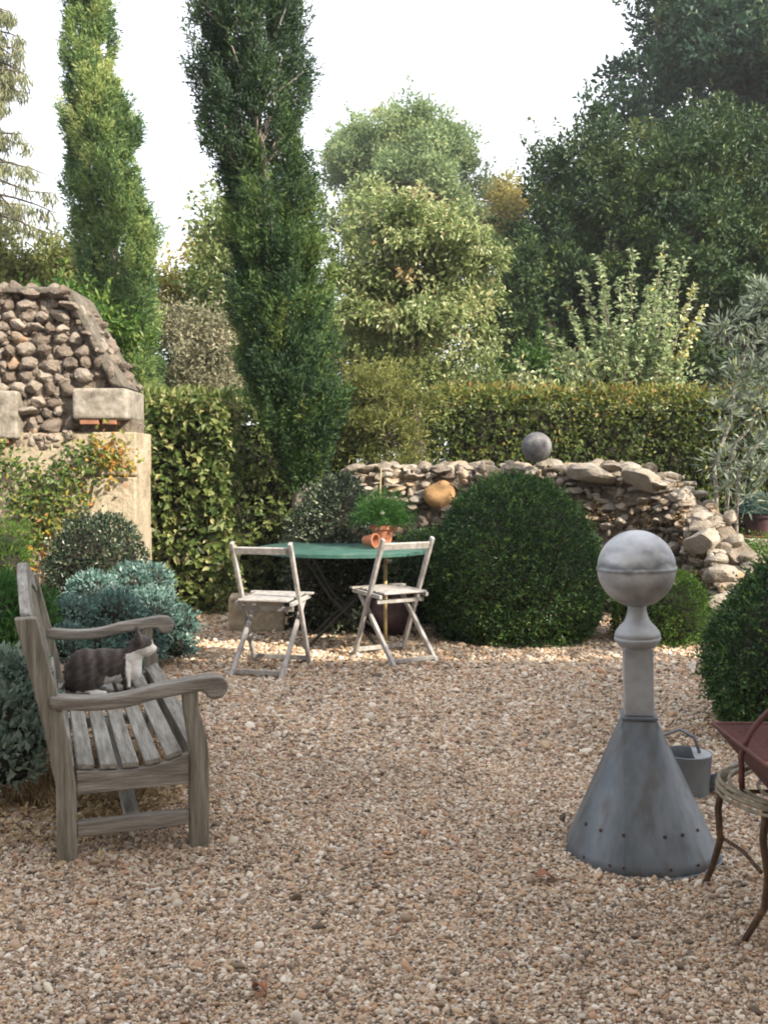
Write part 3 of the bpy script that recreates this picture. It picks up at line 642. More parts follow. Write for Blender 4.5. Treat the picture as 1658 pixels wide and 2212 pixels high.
tree('round_ash_tree', (.7, 30, 0), (P(875, 420, 30).x, 30, P(0, 425, 30).z), (2.2, 2.4, 2.75), 'lime', 620, 130, .12, 'distant pale green round-headed tree in the centre behind everything', clump=.16, trunk_r=.25, seed=12, nl=30,
     extra=[P(x, y, 30+dz) for x, y, dz in ((720, 350, 0), (700, 420, .5), (735, 300, 0), (800, 520, 0), (990, 470, 0), (1030, 520, 0), (1040, 560, 0), (980, 560, .4), (930, 540, 0), (1010, 420, 0), (1020, 330, 0), (760, 470, 0), (700, 480, 0), (740, 540, 0), (860, 600, 0), (940, 610, 0), (800, 600, 0), (900, 660, 0), (840, 670, 0), (980, 640, 0), (1020, 600, 0), (760, 640, 0), (720, 600, 0), (780, 700, 0), (860, 740, 0), (940, 720, 0), (1000, 700, 0))])
tree('golden_tree', (4, 34, 0), (P(1085, 480, 34).x, 34, P(0, 480, 34).z), (1.2, 1.3, 2.0), 'gold', 60, 150, .15, 'distant yellow autumn tree glimpsed between the round tree and dark yew', clump=.35, trunk_r=.18, seed=13)
tree('yew_tree', (5.0, 18.5, 0), (P(1400, 640, 18.5).x, 18.5, 3.9), (3.0, 2.6, 3.9), 'yew', 1250, 190, .095, 'broad dense dark yew filling the right behind the clipped hedge', clump=.12, trunk_r=.3, seed=14, core=.66, inner=.72, nl=34, spray=.8, nbr=6, cr_var=.2)
tree('yew_tree', (3.0, 17.5, 0), (P(1165, 640, 17.5).x, 17.5, 2.6), (1.15, 1.3, 2.9), 'yew', 480, 170, .09, 'narrower dark evergreen just left of the broad yew', clump=.16, trunk_r=.15, seed=15, core=.5, inner=.6, nl=16, spray=.8, nbr=4, cr_var=.2)
tree('oak_tree', (10.2, 26, 0), (P(1655, 190, 26).x, 26, P(0, 190, 26).z), (3.6, 3.4, 5.2), 'oak', 430, 130, .17, 'towering dark leafy tree at the upper right corner of the view', clump=.15, trunk_r=.42, seed=16, inner=.5, nl=15, nbr=26,
     extra=[P(x, y, 26+dz) for x, y, dz in ((1420, 20, 0), (1470, 10, 0), (1450, 50, .5), (1400, 5, 0), (1520, 110, 0), (1470, 130, 0), (1420, 160, 0), (1380, 170, .6), (1440, 200, 0), (1350, 230, 0), (1390, 230, .6), (1340, 260, 0), (1310, 245, .4), (1400, 280, 0), (1470, 260, 0), (1510, 200, 0), (1560, 300, 0), (1600, 420, 0), (1640, 500, 0), (1560, 460, .5), (1520, 380, 0), (1620, 560, 0), (1650, 330, 0), (1600, 300, 0), (1640, 250, 0), (1560, 210, 0), (1590, 340, 0), (1660, 400, 0), (1690, 450, 0), (1660, 180, 0), (1600, 130, 0), (1640, 60, 0), (1560, 50, 0), (1590, 10, 0), (1500, 60, 0), (1480, 190, 0), (1530, 270, 0), (1450, 300, 0), (1640, 120, 0), (1580, 90, 0), (1610, 200, 0), (1650, 450, 0), (1620, 370, 0))])
tree('pear_tree', (.5, 13.2, 0), (P(880, 620, 13.2).x, 13.2, P(0, 630, 13.2).z), (1.15, 1.1, 1.25), 'pear', 430, 64, .075, 'sunlit pear tree with pale glossy leaves behind the rubble wall', clump=.19, trunk_r=.09, seed=17, inner=.45, droop=.45, nl=16, spray=.9,
     extra=[P(x, y, 13+dz) for x, y, dz in ((760, 450, 0), (800, 430, .3), (730, 500, 0), (760, 520, .3), (830, 470, 0), (1000, 560, 0), (1040, 590, 0), (1030, 650, 0), (1060, 630, .2), (960, 520, 0), (920, 480, .3), (1050, 700, 0), (1000, 760, 0), (1040, 820, 0), (950, 820, 0), (1080, 830, .2), (880, 800, 0), (830, 760, 0), (740, 650, 0), (720, 580, 0), (760, 720, 0), (800, 800, 0), (850, 850, 0), (900, 860, 0), (960, 870, 0), (1000, 840, 0), (760, 800, 0), (920, 790, .4), (870, 760, .4), (1010, 720, .3), (960, 760, 0), (740, 760, 0), (1040, 760, 0), (1070, 860, 0), (820, 640, 0), (770, 590, 0), (890, 700, 0), (940, 680, 0))])
tree('olive_shrub', (.02, 10.5, 0), (P(835, 905, 10.5).x, 10.5, 1.75), (.62, .5, .85), 'olive', 130, 60, .06, 'feathery yellow-green shrub growing between cypress and turning hedge', 'shrub', clump=.26, trunk_r=.04, seed=18, inner=.3, aspect=.28, nbr=14)
tree('smoke_bush', (-2.3, 12.6, 0), (P(440, 740, 12.6).x, 12.6, 2.75), (.62, .6, 1.1), 'mauve', 120, 60, .06, 'dusty beige-mauve shrub between the two cypresses', 'shrub', clump=.28, trunk_r=.05, seed=19, aspect=.4)
tree('yellow_shrub', (-2.7, 15, 0), (P(420, 570, 15).x, 15, 3.9), (.9, .8, 1.05), 'gold', 70, 60, .09, 'yellowing tall shrub seen just right of the sunlit cypress', 'shrub', clump=.32, trunk_r=.06, seed=20, base_v=.3)
tree('green_shrub', (-2.0, 13.6, 0), (P(490, 590, 13.6).x, 13.6, 3.5), (.55, .6, 1.8), 'pear', 90, 50, .09, 'green leafy shrub peeping out left of the leaning cypress', 'shrub', clump=.32, trunk_r=.06, seed=21, base_v=.3)
tree('dark_shrub', (-2.2, 11.6, 0), (P(430, 840, 11.6).x, 11.6, 1.6), (.8, .5, .9), 'fresh', 90, 50, .07, 'low deep green shrub behind the left hedge', 'shrub', clump=.3, trunk_r=.05, seed=22, base_v=.15)
tree('garden_shrub', (-5.2, 14, 0), (P(50, 560, 14).x, 14, 3.3), (1.5, .8, 1.6), 'olive', 420, 60, .08, 'mixed pale shrub behind the top of the gable wall at far left', 'shrub', clump=.24, trunk_r=.06, seed=23, base_v=.35)
tree('elder_shrub', (-3.4, 8.95, 0), (-2.95, 8.95, 2.3), (.75, .3, .62), 'fresh', 150, 40, .075, 'leafy green shrub spilling over the top of the gable wall', 'shrub', clump=.3, trunk_r=.04, seed=24, base_v=.45, aspect=.4)
tree('laurel_shrub', (.3, 15.5, 0), (P(890, 800, 15.5).x, 15.5, 2.2), (1.8, .8, 1.9), 'pear', 380, 70, .09, 'dense leafy shrub mass low behind the pear tree', 'shrub', clump=.25, trunk_r=.06, seed=27, base_v=.28)
tree('laurel_shrub', (-1.9, 16.5, 0), (P(560, 760, 16.5).x, 16.5, 2.6), (1.8, .8, 2.2), 'fresh', 360, 70, .1, 'green shrub mass far behind the leaning cypress', 'shrub', clump=.25, trunk_r=.06, seed=28, base_v=.3)
tree('laurel_shrub', (2.6, 14.6, 0), (P(1130, 830, 14.6).x, 14.6, 1.7), (1.1, .7, 1.4), 'fresh', 230, 70, .08, 'dark green shrub between pear tree and fan shrub, over the hedge', 'shrub', clump=.28, trunk_r=.06, seed=29, base_v=.2)
def larch():
    Y = 20; root = empty('larch_tree', (-7.9, Y, 0), 0, 'thin drooping brownish conifer at the upper left edge of the view', 'tree'); off = root.location
    mb = MB().tube([(-7.9, Y, 0), (-7.85, Y, 6), (-7.9, Y, 11)], [.2, .12, .03], 8); lv = Leaves()
    for i in range(110):
        zz = RG.uniform(3.5, 10.6); a = RG.uniform(0, 6.28); ln = (11.2-zz)*.2+.45
        e = np.array([-7.88+ln*math.cos(a), Y+ln*math.sin(a), zz-.25*ln]); branch_tube(mb, (-7.88, Y, zz), e, .03, .008, n=3)
        for k in range(12):
            t = RG.uniform(.25, 1.05); p = np.array([-7.88, Y, zz])+(e-np.array([-7.88, Y, zz]))*t; m = 13
            lv.add(p+sph(m)*.1-np.array([0, 0, .15])*RG.random((m, 1)), sph(m)*.5+np.array([0, 0, -.9]), sph(m), RG.uniform(.1, .22, m), .03, RG.random(m))
    lv.build('crown', M['conifer'], root, off); mb.build('trunk', M['bark'], root, smooth='all', off=off)
larch()

hedge('hornbeam_hedge', -2.4, -1.46, 9.15, 9.95, 2.0, 'hornbeam', 5800, .082, 'clipped hornbeam hedge with pale yellow-green leaves beside the gable wall', seed=31, base=.6, topgold=.15, sd=.26)
hedge('hornbeam_hedge', -1.75, -.1, 10.5, 11.2, 2.02, 'hornbeam', 6500, .07, 'shadowy hedge set back behind the leaning cypress trunk', seed=33, base=.52, topgold=.25)
hedge('beech_hedge', .55, 6.6, 10.9, 11.7, 2.2, 'beech', 26000, .06, 'long flat-topped hedge turning orange-brown behind the rubble wall', seed=35, base=.35, topgold=.24)

def fan_shrub():
    Y = 12.4; b = np.array([P(1360, 900, Y).x, Y, 0]); root = empty('upright_plum_shrub', tuple(b), 0, 'upright fan of silvery-green leafy shoots rising above the hedge', 'shrub')
    mb = MB(); lv = Leaves()
    tips = [(1255, 590), (1290, 550), (1335, 600), (1365, 535), (1400, 620), (1432, 530), (1455, 560), (1478, 560), (1500, 620), (1225, 650), (1175, 720), (1300, 640), (1420, 640), (1460, 660), (1240, 700), (1385, 680), (1320, 700), (1210, 735), (1500, 700), (1440, 720), (1270, 760), (1350, 760), (1400, 760), (1470, 780), (1520, 660)]
    for i, (px, py) in enumerate(tips):
        e = np.array(P(px, py, Y+RG.uniform(-.3, .3))); e0 = b+np.array([0, 0, .5])
        mid = e0+(e-e0)*.5+np.array([(b[0]-e[0])*.12, 0, .12]); pts = [tuple(b), tuple(e0), tuple(mid), tuple(e)]
        mb.tube(pts, [.03, .022, .014, .005], 6)
        n = 240
        t = RG.uniform(.25, 1, n)**.8; p = np.where(t[:, None] < .5, e0+(mid-e0)*(t[:, None]*2), mid+(e-mid)*(t[:, None]*2-1))
        d = sph(n)*np.array([1, 1, .5])+np.array([0, 0, .35]); p = p+sph(n)*(.028+.13*(1-t))[:, None]
        rnd = np.clip(RG.normal(.5, .18, n)+(.35 if i in (8, 18, 24) else 0), 0, 1)
        lv.add(p, d, sph(n)*.6+np.array([0, -.5, .7]), .075*RG.uniform(.7, 1.2, n), .042, rnd)
    clump_leaves(lv, [np.array(P(x, y, Y)) for x, y in ((1300, 800), (1360, 790), (1420, 800), (1250, 790), (1470, 820), (1330, 740), (1400, 730))], [.28]*7, 120, .085)
    lv.build('foliage', M['silver'], root, tuple(b)); mb.build('stem', M['bark'], root, smooth='all', off=tuple(b))
fan_shrub()
def small_shoots(px0, px1, py, Y, n, label, mat):
    xs = RG.uniform(px0, px1, n); b = P((px0+px1)/2, 1000, Y); b.z = 0; root = empty('young_shrub', tuple(b), 0, label, 'shrub'); lv = Leaves(); mb = MB()
    for x in xs:
        e = np.array(P(x, py+RG.uniform(0, 60), Y+RG.uniform(-.2, .2))); branch_tube(mb, tuple(b), e, .012, .004, .04, 4); m = 70
        t = RG.uniform(.5, 1, m)[:, None]; lv.add(np.array(b)+(e-np.array(b))*t+sph(m)*.09, sph(m)+np.array([0, 0, .4]), sph(m)+np.array([0, 0, .6]), .08, .042, RG.random(m))
    lv.build('foliage', M[mat], root, tuple(b)); mb.build('stem', M['bark'], root, smooth='all', off=tuple(b))
small_shoots(1120, 1260, 770, 12.0, 14, 'small pale shoots peeping over the hedge left of the silvery fan shrub', 'silver')

def grey_shrub():
    b = np.array([3.06, 8.95, 0]); root = empty('willow_leaved_shrub', tuple(b), 0, 'grey-leaved shrub with long narrow leaves at the right edge', 'shrub'); lv = Leaves(); mb = MB()
    for dx, dy in ((-.06, 0), (.02, .05), (.07, -.03)):
        branch_tube(mb, (b[0]+dx, b[1]+dy, 0), (b[0]+dx*1.6, b[1]+dy, 1.35), .022, .018, .02); branch_tube(mb, (b[0]+dx*1.6, b[1]+dy, 1.35), (b[0]+.5+dx*5, b[1]+dy*3, 2.6), .018, .008, .05)
    cs = [(1560, 940), (1600, 900), (1640, 880), (1690, 860), (1580, 1000), (1630, 960), (1680, 950), (1560, 880), (1620, 1010), (1600, 860), (1740, 900), (1730, 980), (1650, 1020), (1550, 990),
          (1560, 700), (1600, 690), (1640, 660), (1680, 640), (1620, 740), (1590, 770), (1660, 740), (1700, 720), (1630, 800), (1690, 800), (1740, 760), (1545, 730), (1650, 630), (1720, 660), (1600, 820), (1650, 840), (1690, 820), (1570, 830), (1640, 790), (1660, 1080), (1610, 1070), (1700, 1060), (1570, 1050)]
    for px, py in cs:
        c = np.array(P(px, py, 8.85+RG.uniform(-.3, .3))); n = 50; d = sph(n); p = c+d*RG.random((n, 1))*.17
        lv.add(p, d+np.array([0, 0, .45]), sph(n)+np.array([0, 0, .5]), RG.uniform(.06, .115, n), RG.uniform(.018, .03, n), np.clip(RG.normal(.5, .2, n), 0, 1), .15)
    for k in range(26):     # the long terminal sprays
        px, py = cs[RG.integers(len(cs))]; c = np.array(P(px+RG.uniform(-25, 25), py-RG.uniform(0, 25), 8.75)); n = 9
        lv.add(np.tile(c, (n, 1)), sph(n)*.9+np.array([-.1, -.1, .7]), sph(n), RG.uniform(.08, .14, n), .03, RG.uniform(.6, .95, n), .15)
    lv.build('foliage', M['buddleia'], root, tuple(b)); mb.build('stem', M['bark_grey'], root, smooth='all', off=tuple(b))
grey_shrub()

tree('shade_tree', (4.5, 4.9, 0), (4.35, 4.9, 3.6), (1.45, 1.5, 1.25), 'oak', 110, 70, .1, 'unseen leafy tree added outside the right edge to shade the box domes', clump=.3, trunk_r=.09, seed=26, inner=.4)  # out of view, put in for dappled shade on domes and rubble

# ------------------------------------------------------------------ clipped box and border plants
def egg(pr):
    z = pr[:, 2:3]; k = 1-.2*np.clip(z, 0, 1)**1.2; k = np.where(z < 0, 1-.12*z*z, k); return pr*np.concatenate([k, k, np.ones_like(k)], 1)
clipped('box_dome', (P(1110, 1400, 7.95).x, 7.95, .5), (.70, .70, .80), 'box', 42000, .026, 'biggest clipped dark green box dome, beside the folding chair', shape=egg, lump=.022, seed=41, power=2.2, hl=.07)
clipped('box_ball', (P(1425, 1300, 7.75).x, 7.75, .2), (.36, .36, .37), 'box_bright', 9000, .024, 'small low box ball behind the zinc finial', lump=.03, seed=42, hl=.1)
clipped('box_dome', (2.32, 5.05, .36), (.66, .6, .59), 'box', 30000, .024, 'clipped box bush cut by the right edge, behind the rusty tray', shape=egg, lump=.03, seed=43, hl=.05)
clipped('glossy_shrub', (P(722, 1200, 8.35).x, 8.35, .52), (.4, .42, .73), 'euon', 12000, .034, 'loose dark shrub with glossy speckled leaves behind the green table', lump=.09, seed=44, hl=.17, up=.2)
clipped('glossy_shrub', (P(925, 1200, 8.75).x, 8.75, .32), (.36, .34, .5), 'box', 6000, .03, 'small green shrub between the table and the big box dome', lump=.08, seed=45)
clipped('glossy_shrub', (P(212, 1200, 7.3).x, 7.3, .52), (.36, .34, .48), 'euon', 9000, .03, 'dark rounded shrub against the sunny ochre plaster of the gable wall', lump=.07, seed=46, hl=.1)
hedge('box_edging', 3.14, 5.2, 9.05, 10.1, .66, 'box_bright', 9000, .03, 'low bright green clipped edging at the right beyond the rubble', seed=47, base=.5, topgold=.1)
def mound(name, label, cs, rads, mat, per, L, base, cat='plant', aspect=.5, out=.7, up=.35, stems=None, core=True):
    root = empty(name, base, 0, label, cat); lv = Leaves(); off = base
    for c, r in zip(cs, rads):
        n = int(per*(r/.2)**2); d = sph(n*2); d = d[d[:, 2] > -.45][:n]; n = len(d); k = RG.uniform(.7, 1.04, n)*(1+.1*noise3(d, 4, int(RG.integers(99))))
        p = np.asarray(c)+d*(k*r)[:, None]; p = p[:]; rnd = np.clip(RG.normal(.5, .17, n)+.2*noise3(p, 9, 3), 0, 1)
        p[:, 2] = np.maximum(p[:, 2], .015)
        lv.add(p, d*out+sph(n)*.6+np.array([0, 0, up]), d*.5+sph(n)*.6+np.array([0, 0, .4]), L*RG.uniform(.6, 1.3, n), L*aspect*RG.uniform(.7, 1.2, n), rnd)
    lv.build('foliage', M[mat], root, off)
    if core:
        rk = Rocks()
        for c, r in zip(cs, rads): rk.add(np.asarray(c)*np.array([1, 1, .93])+np.array([0, 0, .03]), np.array([1, 1, .9])*(r*.74), .5, cuts=0, rough=.1)
        rk.build('twig_shade_core', M['twig_shade'], root, off)
    return root
mound('rue_bush', 'wide mound of blue-green rue foliage behind the wooden bench',
      [P(200, 1290, 6.5), P(285, 1265, 6.8), P(330, 1260, 6.9), P(250, 1330, 6.2), P(330, 1330, 6.6), P(385, 1350, 6.9), P(160, 1340, 6.1), P(300, 1390, 6.5), P(380, 1400, 6.8), P(210, 1400, 6.1), P(140, 1400, 5.9), P(265, 1440, 6.2)],
      [.17, .15, .14, .17, .18, .14, .15, .17, .13, .16, .15, .14], 'rue', 1500, .033, (-1.75, 6.4, 0), aspect=.6)
mound('sage_bush', 'grey-green leafy plant behind the near end of the bench at the left edge',
      [P(25, 1480, 4.3), P(70, 1530, 4.2), P(10, 1570, 4.1), P(60, 1610, 4.05), P(-40, 1520, 4.2), P(20, 1660, 3.95), P(-50, 1620, 4.0)],
      [.16, .12, .17, .12, .2, .12, .18], 'sage', 900, .045, (-1.6, 4.1, 0), aspect=.5)
mound('feathery_plant', 'bright feathery green tuft at the left edge above the bench back',
      [P(15, 1175, 6.7), P(-20, 1195, 6.7), P(20, 1215, 6.6)], [.15, .15, .13], 'fresh', 900, .05, (-2.5, 6.7, 0), aspect=.16)
mound('green_plant', 'lush green leafy plant directly behind the bench back',
      [P(20, 1330, 5.9), P(70, 1340, 5.9), P(-20, 1320, 5.8), P(45, 1390, 5.7), P(95, 1310, 6.1), P(0, 1280, 6.1), P(20, 1430, 5.6)], [.17, .14, .2, .17, .1, .13, .17], 'fern', 900, .06, (-2.2, 5.9, 0), aspect=.3)

def climber():
    Y = 7.96; b = (-2.75, 7.9, 0); root = empty('climbing_vine', b, 0, 'climber with green, yellow and orange leaves trained on the ochre plaster', 'climbing plant'); lv = Leaves(); mb = MB()
    cs = [(60, 1020), (95, 1035), (60, 1075), (110, 1060), (140, 1010), (165, 990), (190, 975), (215, 960), (230, 985), (200, 1010), (45, 1110), (80, 1120), (120, 1105), (150, 1070), (170, 1040), (100, 1150), (70, 1160), (130, 1135), (10, 985), (30, 1000), (-15, 990), (250, 1010), (265, 985), (150, 1110), (60, 1190), (90, 1185), (30, 1150), (180, 1075), (240, 960), (40, 1060), (5, 1040), (75, 1050), (85, 1080), (125, 1030), (140, 1085), (110, 1180), (75, 1210), (50, 1220), (95, 1125), (155, 1015), (180, 1000), (215, 990), (20, 1130), (60, 1140), (120, 1160), (35, 1085), (25, 1020)]
    for px, py in cs:
        c = np.array(P(px, py, Y-.06)); n = int(RG.uniform(24, 46)); hue = .3+.5*(py > 1090)*RG.random()+.35*(px > 200)+RG.normal(0, .08)
        lv.add(c+RG.normal(0, 1, (n, 3))*np.array([.085, .035, .07]), sph(n)+np.array([0, -.5, -.1]), sph(n)*.6+np.array([0, -1, .4]), RG.uniform(.03, .065, n), RG.uniform(.02, .04, n), np.clip(hue+RG.normal(0, .17, n), 0, 1))
    for e in ((60, 1020), (140, 1005), (230, 975), (10, 990), (110, 1060)):
        q = P(*e, Y-.03); branch_tube(mb, b, tuple(q), .012, .004, .05)
    lv.build('foliage', M['rose'], root, b); mb.build('stem', M['bark'], root, smooth='all', off=b)
climber()

# dry tufts and litter under the bench
def tufts():
    lv = Leaves()
    for i in range(60):
        c = np.array([RG.uniform(-1.5, -.98), RG.uniform(3.9, 4.6), .0]); n = 34
        lv.add(c+RG.normal(0, .03, (n, 3))*np.array([1, 1, .1]), sph(n)*.6+np.array([0, 0, .8]), sph(n), RG.uniform(.04, .12, n), .008, RG.random(n), .1)
    n = 2200; p = np.stack([RG.normal(-1.08, .13, n), RG.normal(4.0, .22, n), RG.uniform(.012, .05, n)], 1)
    lv.add(p, sph(n)*np.array([1, 1, .5]), sph(n)*.6+np.array([0, 0, 1.]), RG.uniform(.015, .04, n), RG.uniform(.01, .02, n), RG.uniform(.3, 1, n))
    n = 2600; x = RG.uniform(-2.2, -1.0, n); y = RG.uniform(3.5, 5.6, n); p = np.stack([x, y, RG.uniform(.012, .03, n)], 1)
    lv.add(p, sph(n)*np.array([1, 1, .25]), sph(n)*.5+np.array([0, 0, 1.]), RG.uniform(.02, .045, n), RG.uniform(.012, .025, n), RG.random(n))
    tag(lv.build('dry_litter', M['dry']), 'dry tan grass tufts and dead leaves on the gravel under the bench', None, None, 'stuff')
tufts()
for i, (px, py, s_, rz, lab) in enumerate(((1180, 1908, .045, .4, 'curled reddish dead leaf on the gravel left of the zinc finial'), (560, 2150, .04, 2.1, 'tan dead leaf lying on the gravel close to the bottom edge'))):
    b_ = CAM_H/((py-1106)/FPX*cp+sp)*(cp-(py-1106)/FPX*sp); q = P(px, py, b_)
    n = 9; vs = []; fs = []
    for k in range(n):
        t = k/(n-1); wv = s_*.42*math.sin(math.pi*min(1, t*.96+.04))**.8
        for e in (-1, 0, 1): vs.append(((t-.5)*s_*2, e*wv, .012+.35*wv*abs(e)+.012*math.sin(t*5)))
    for k in range(n-1):
        for e in (0, 1): fs.append((k*3+e, k*3+e+1, k*3+e+4, k*3+e+3))
    o = MB().add(vs, fs).build('dead_leaf', M['deadleaf'], None, smooth='all'); o.location = (q.x, q.y, .012); o.rotation_euler = (.1, .1, rz)
    o.modifiers.new('thick', 'SOLIDIFY').thickness = .0015
    tag(o, lab, 'leaf', 'dead leaves on the gravel')

# ------------------------------------------------------------------ bench
def bench():
    th = math.atan2(.148, .427)
    root = empty('garden_bench', (-1.09, 3.374, 0), th, 'weathered grey wooden garden bench with scrolled arms and slatted seat', 'bench')
    # local: x = towards the front, y = along the length
    L, D = 1.5, .45
    def seat_z(u): return .315 + .05*((u-.22)/.22)**2*(1 if u > .22 else .35)
    post_path = [(0, 0), (0, .27), (-.028, .45), (-.066, .62), (-.105, .78), (-.121, .85)]
    for y in (0, L):
        p = []; w0 = .033
        for (x, z) in post_path: p.append((x+w0, z))
        for (x, z) in reversed(post_path): p.append((x-w0-(.0 if z < .4 else .004), z))
        MB().prism(p, lambda a, b, e, y=y: Vector((a, y-.028+.056*e, b))).build('rear_leg', M['wood_post'], root, bevel=.006)
        # front leg, shaped: narrow waist under the arm, wide foot
        f = [(D-.032, 0), (D+.036, 0), (D+.036, .33), (D+.028, .40), (D+.0, .50), (D-.002, .575), (D-.055, .575), (D-.052, .5), (D-.04, .42), (D-.032, .34)]
        MB().prism(f, lambda a, b, e, y=y: Vector((a, y-.028+.056*e, b))).build('front_leg', M['wood_post'], root, bevel=.006)
        # arm with dipped top and scroll
        top, bot = [], []
        n = 26
        for i in range(n+1):
            t = i/n; u = -.05+.555*t
            zt = .585-.018*math.sin(math.pi*min(1, t*1.6))+.035*max(0, (t-.45)/.55)**1.3
            th_ = .046+.004*t
            top.append((u, zt)); bot.append((u, zt-th_))
        cu, cz, cr = .512, .572, .043
        sc = [(cu+cr*math.cos(a), cz+cr*math.sin(a)) for a in np.linspace(math.pi*.5, -math.pi*.9, 18)]
        outline = [q for q in top if q[0] < .5] + sc + [q for q in reversed(bot) if q[0] < .455]
        MB().prism(outline, lambda a, b, e, y=y: Vector((a, y-.036+.072*e, b))).build('armrest', M['wood_arm'], root, bevel=.011, segs=3)
        MB().box((D/2, y, .11), (D-.068, .042, .05)).build('stretcher', M['wood_arm'], root, bevel=.004)
        # curved seat rail
        top = [(u, seat_z(u)-.012) for u in np.linspace(.034, D-.034, 12)]; bt = [(u, .232) for u in np.linspace(D-.034, .034, 12)]
        MB().prism(top+bt, lambda a, b, e, y=y: Vector((a, y-.019+.038*e, b))).build('seat_rail', M['wood_arm'], root, bevel=.003)
    for i, u in enumerate((.065, .14, .215, .29, .365, .445)):
        dz = (seat_z(u+.03)-seat_z(u-.03))/.06; rot = Matrix.Rotation(-math.atan(dz), 3, 'Y')
        wd = .057
        y0, y1 = (-.012, L+.012) if i < 5 else (.03, L-.03)
        MB().box((u, (y0+y1)/2, seat_z(u)+.002), (wd, y1-y0, .02), rot).build('seat_slat', M['wood_bench'], root, bevel=.004)
    MB().box((.015, L/2, .29), (.03, L-.056, .06)).build('rear_rail', M['wood_bench'], root, bevel=.004)
    MB().box((D, L/2, .29), (.03, L-.056, .07)).build('front_rail', M['wood_bench'], root, bevel=.004)
    MB().box((D/2, L/2, .112), (.05, L-.05, .04)).build('long_stretcher', M['wood_bench'], root, bevel=.004)
    # camel-back crest rail
    n = 40; poly = []
    def crest(t): return .812+.105*math.sin(math.pi*t)**1.2
    for i in range(n+1): poly.append((L*i/n, crest(i/n)+.045))
    for i in range(n, -1, -1): poly.append((L*i/n, crest(i/n)-.05))
    poly = [(min(max(a, .028), L-.028), b) for a, b in poly]
    MB().prism(poly, lambda a, b, e: Vector((-.10-.21*(b-.75)-.018+.036*e, a, b))).build('crest_rail', M['wood_bench'], root, bevel=.012, segs=3)
    MB().box((-.03, L/2, .42), (.032, L-.056, .05), Matrix.Rotation(-.2, 3, 'Y')).build('back_rail', M['wood_bench'], root, bevel=.003)
    for k in range(15):
        y = L*(k+1)/16; zt = crest(y/L)-.045
        MB().bar((-.034, y, .435), (-.10-.21*(zt-.75), y, zt), .014, .045, (1, 0, 0)).build('back_slat', M['wood_post'], root, bevel=.003)
    return root
bench_o = bench()

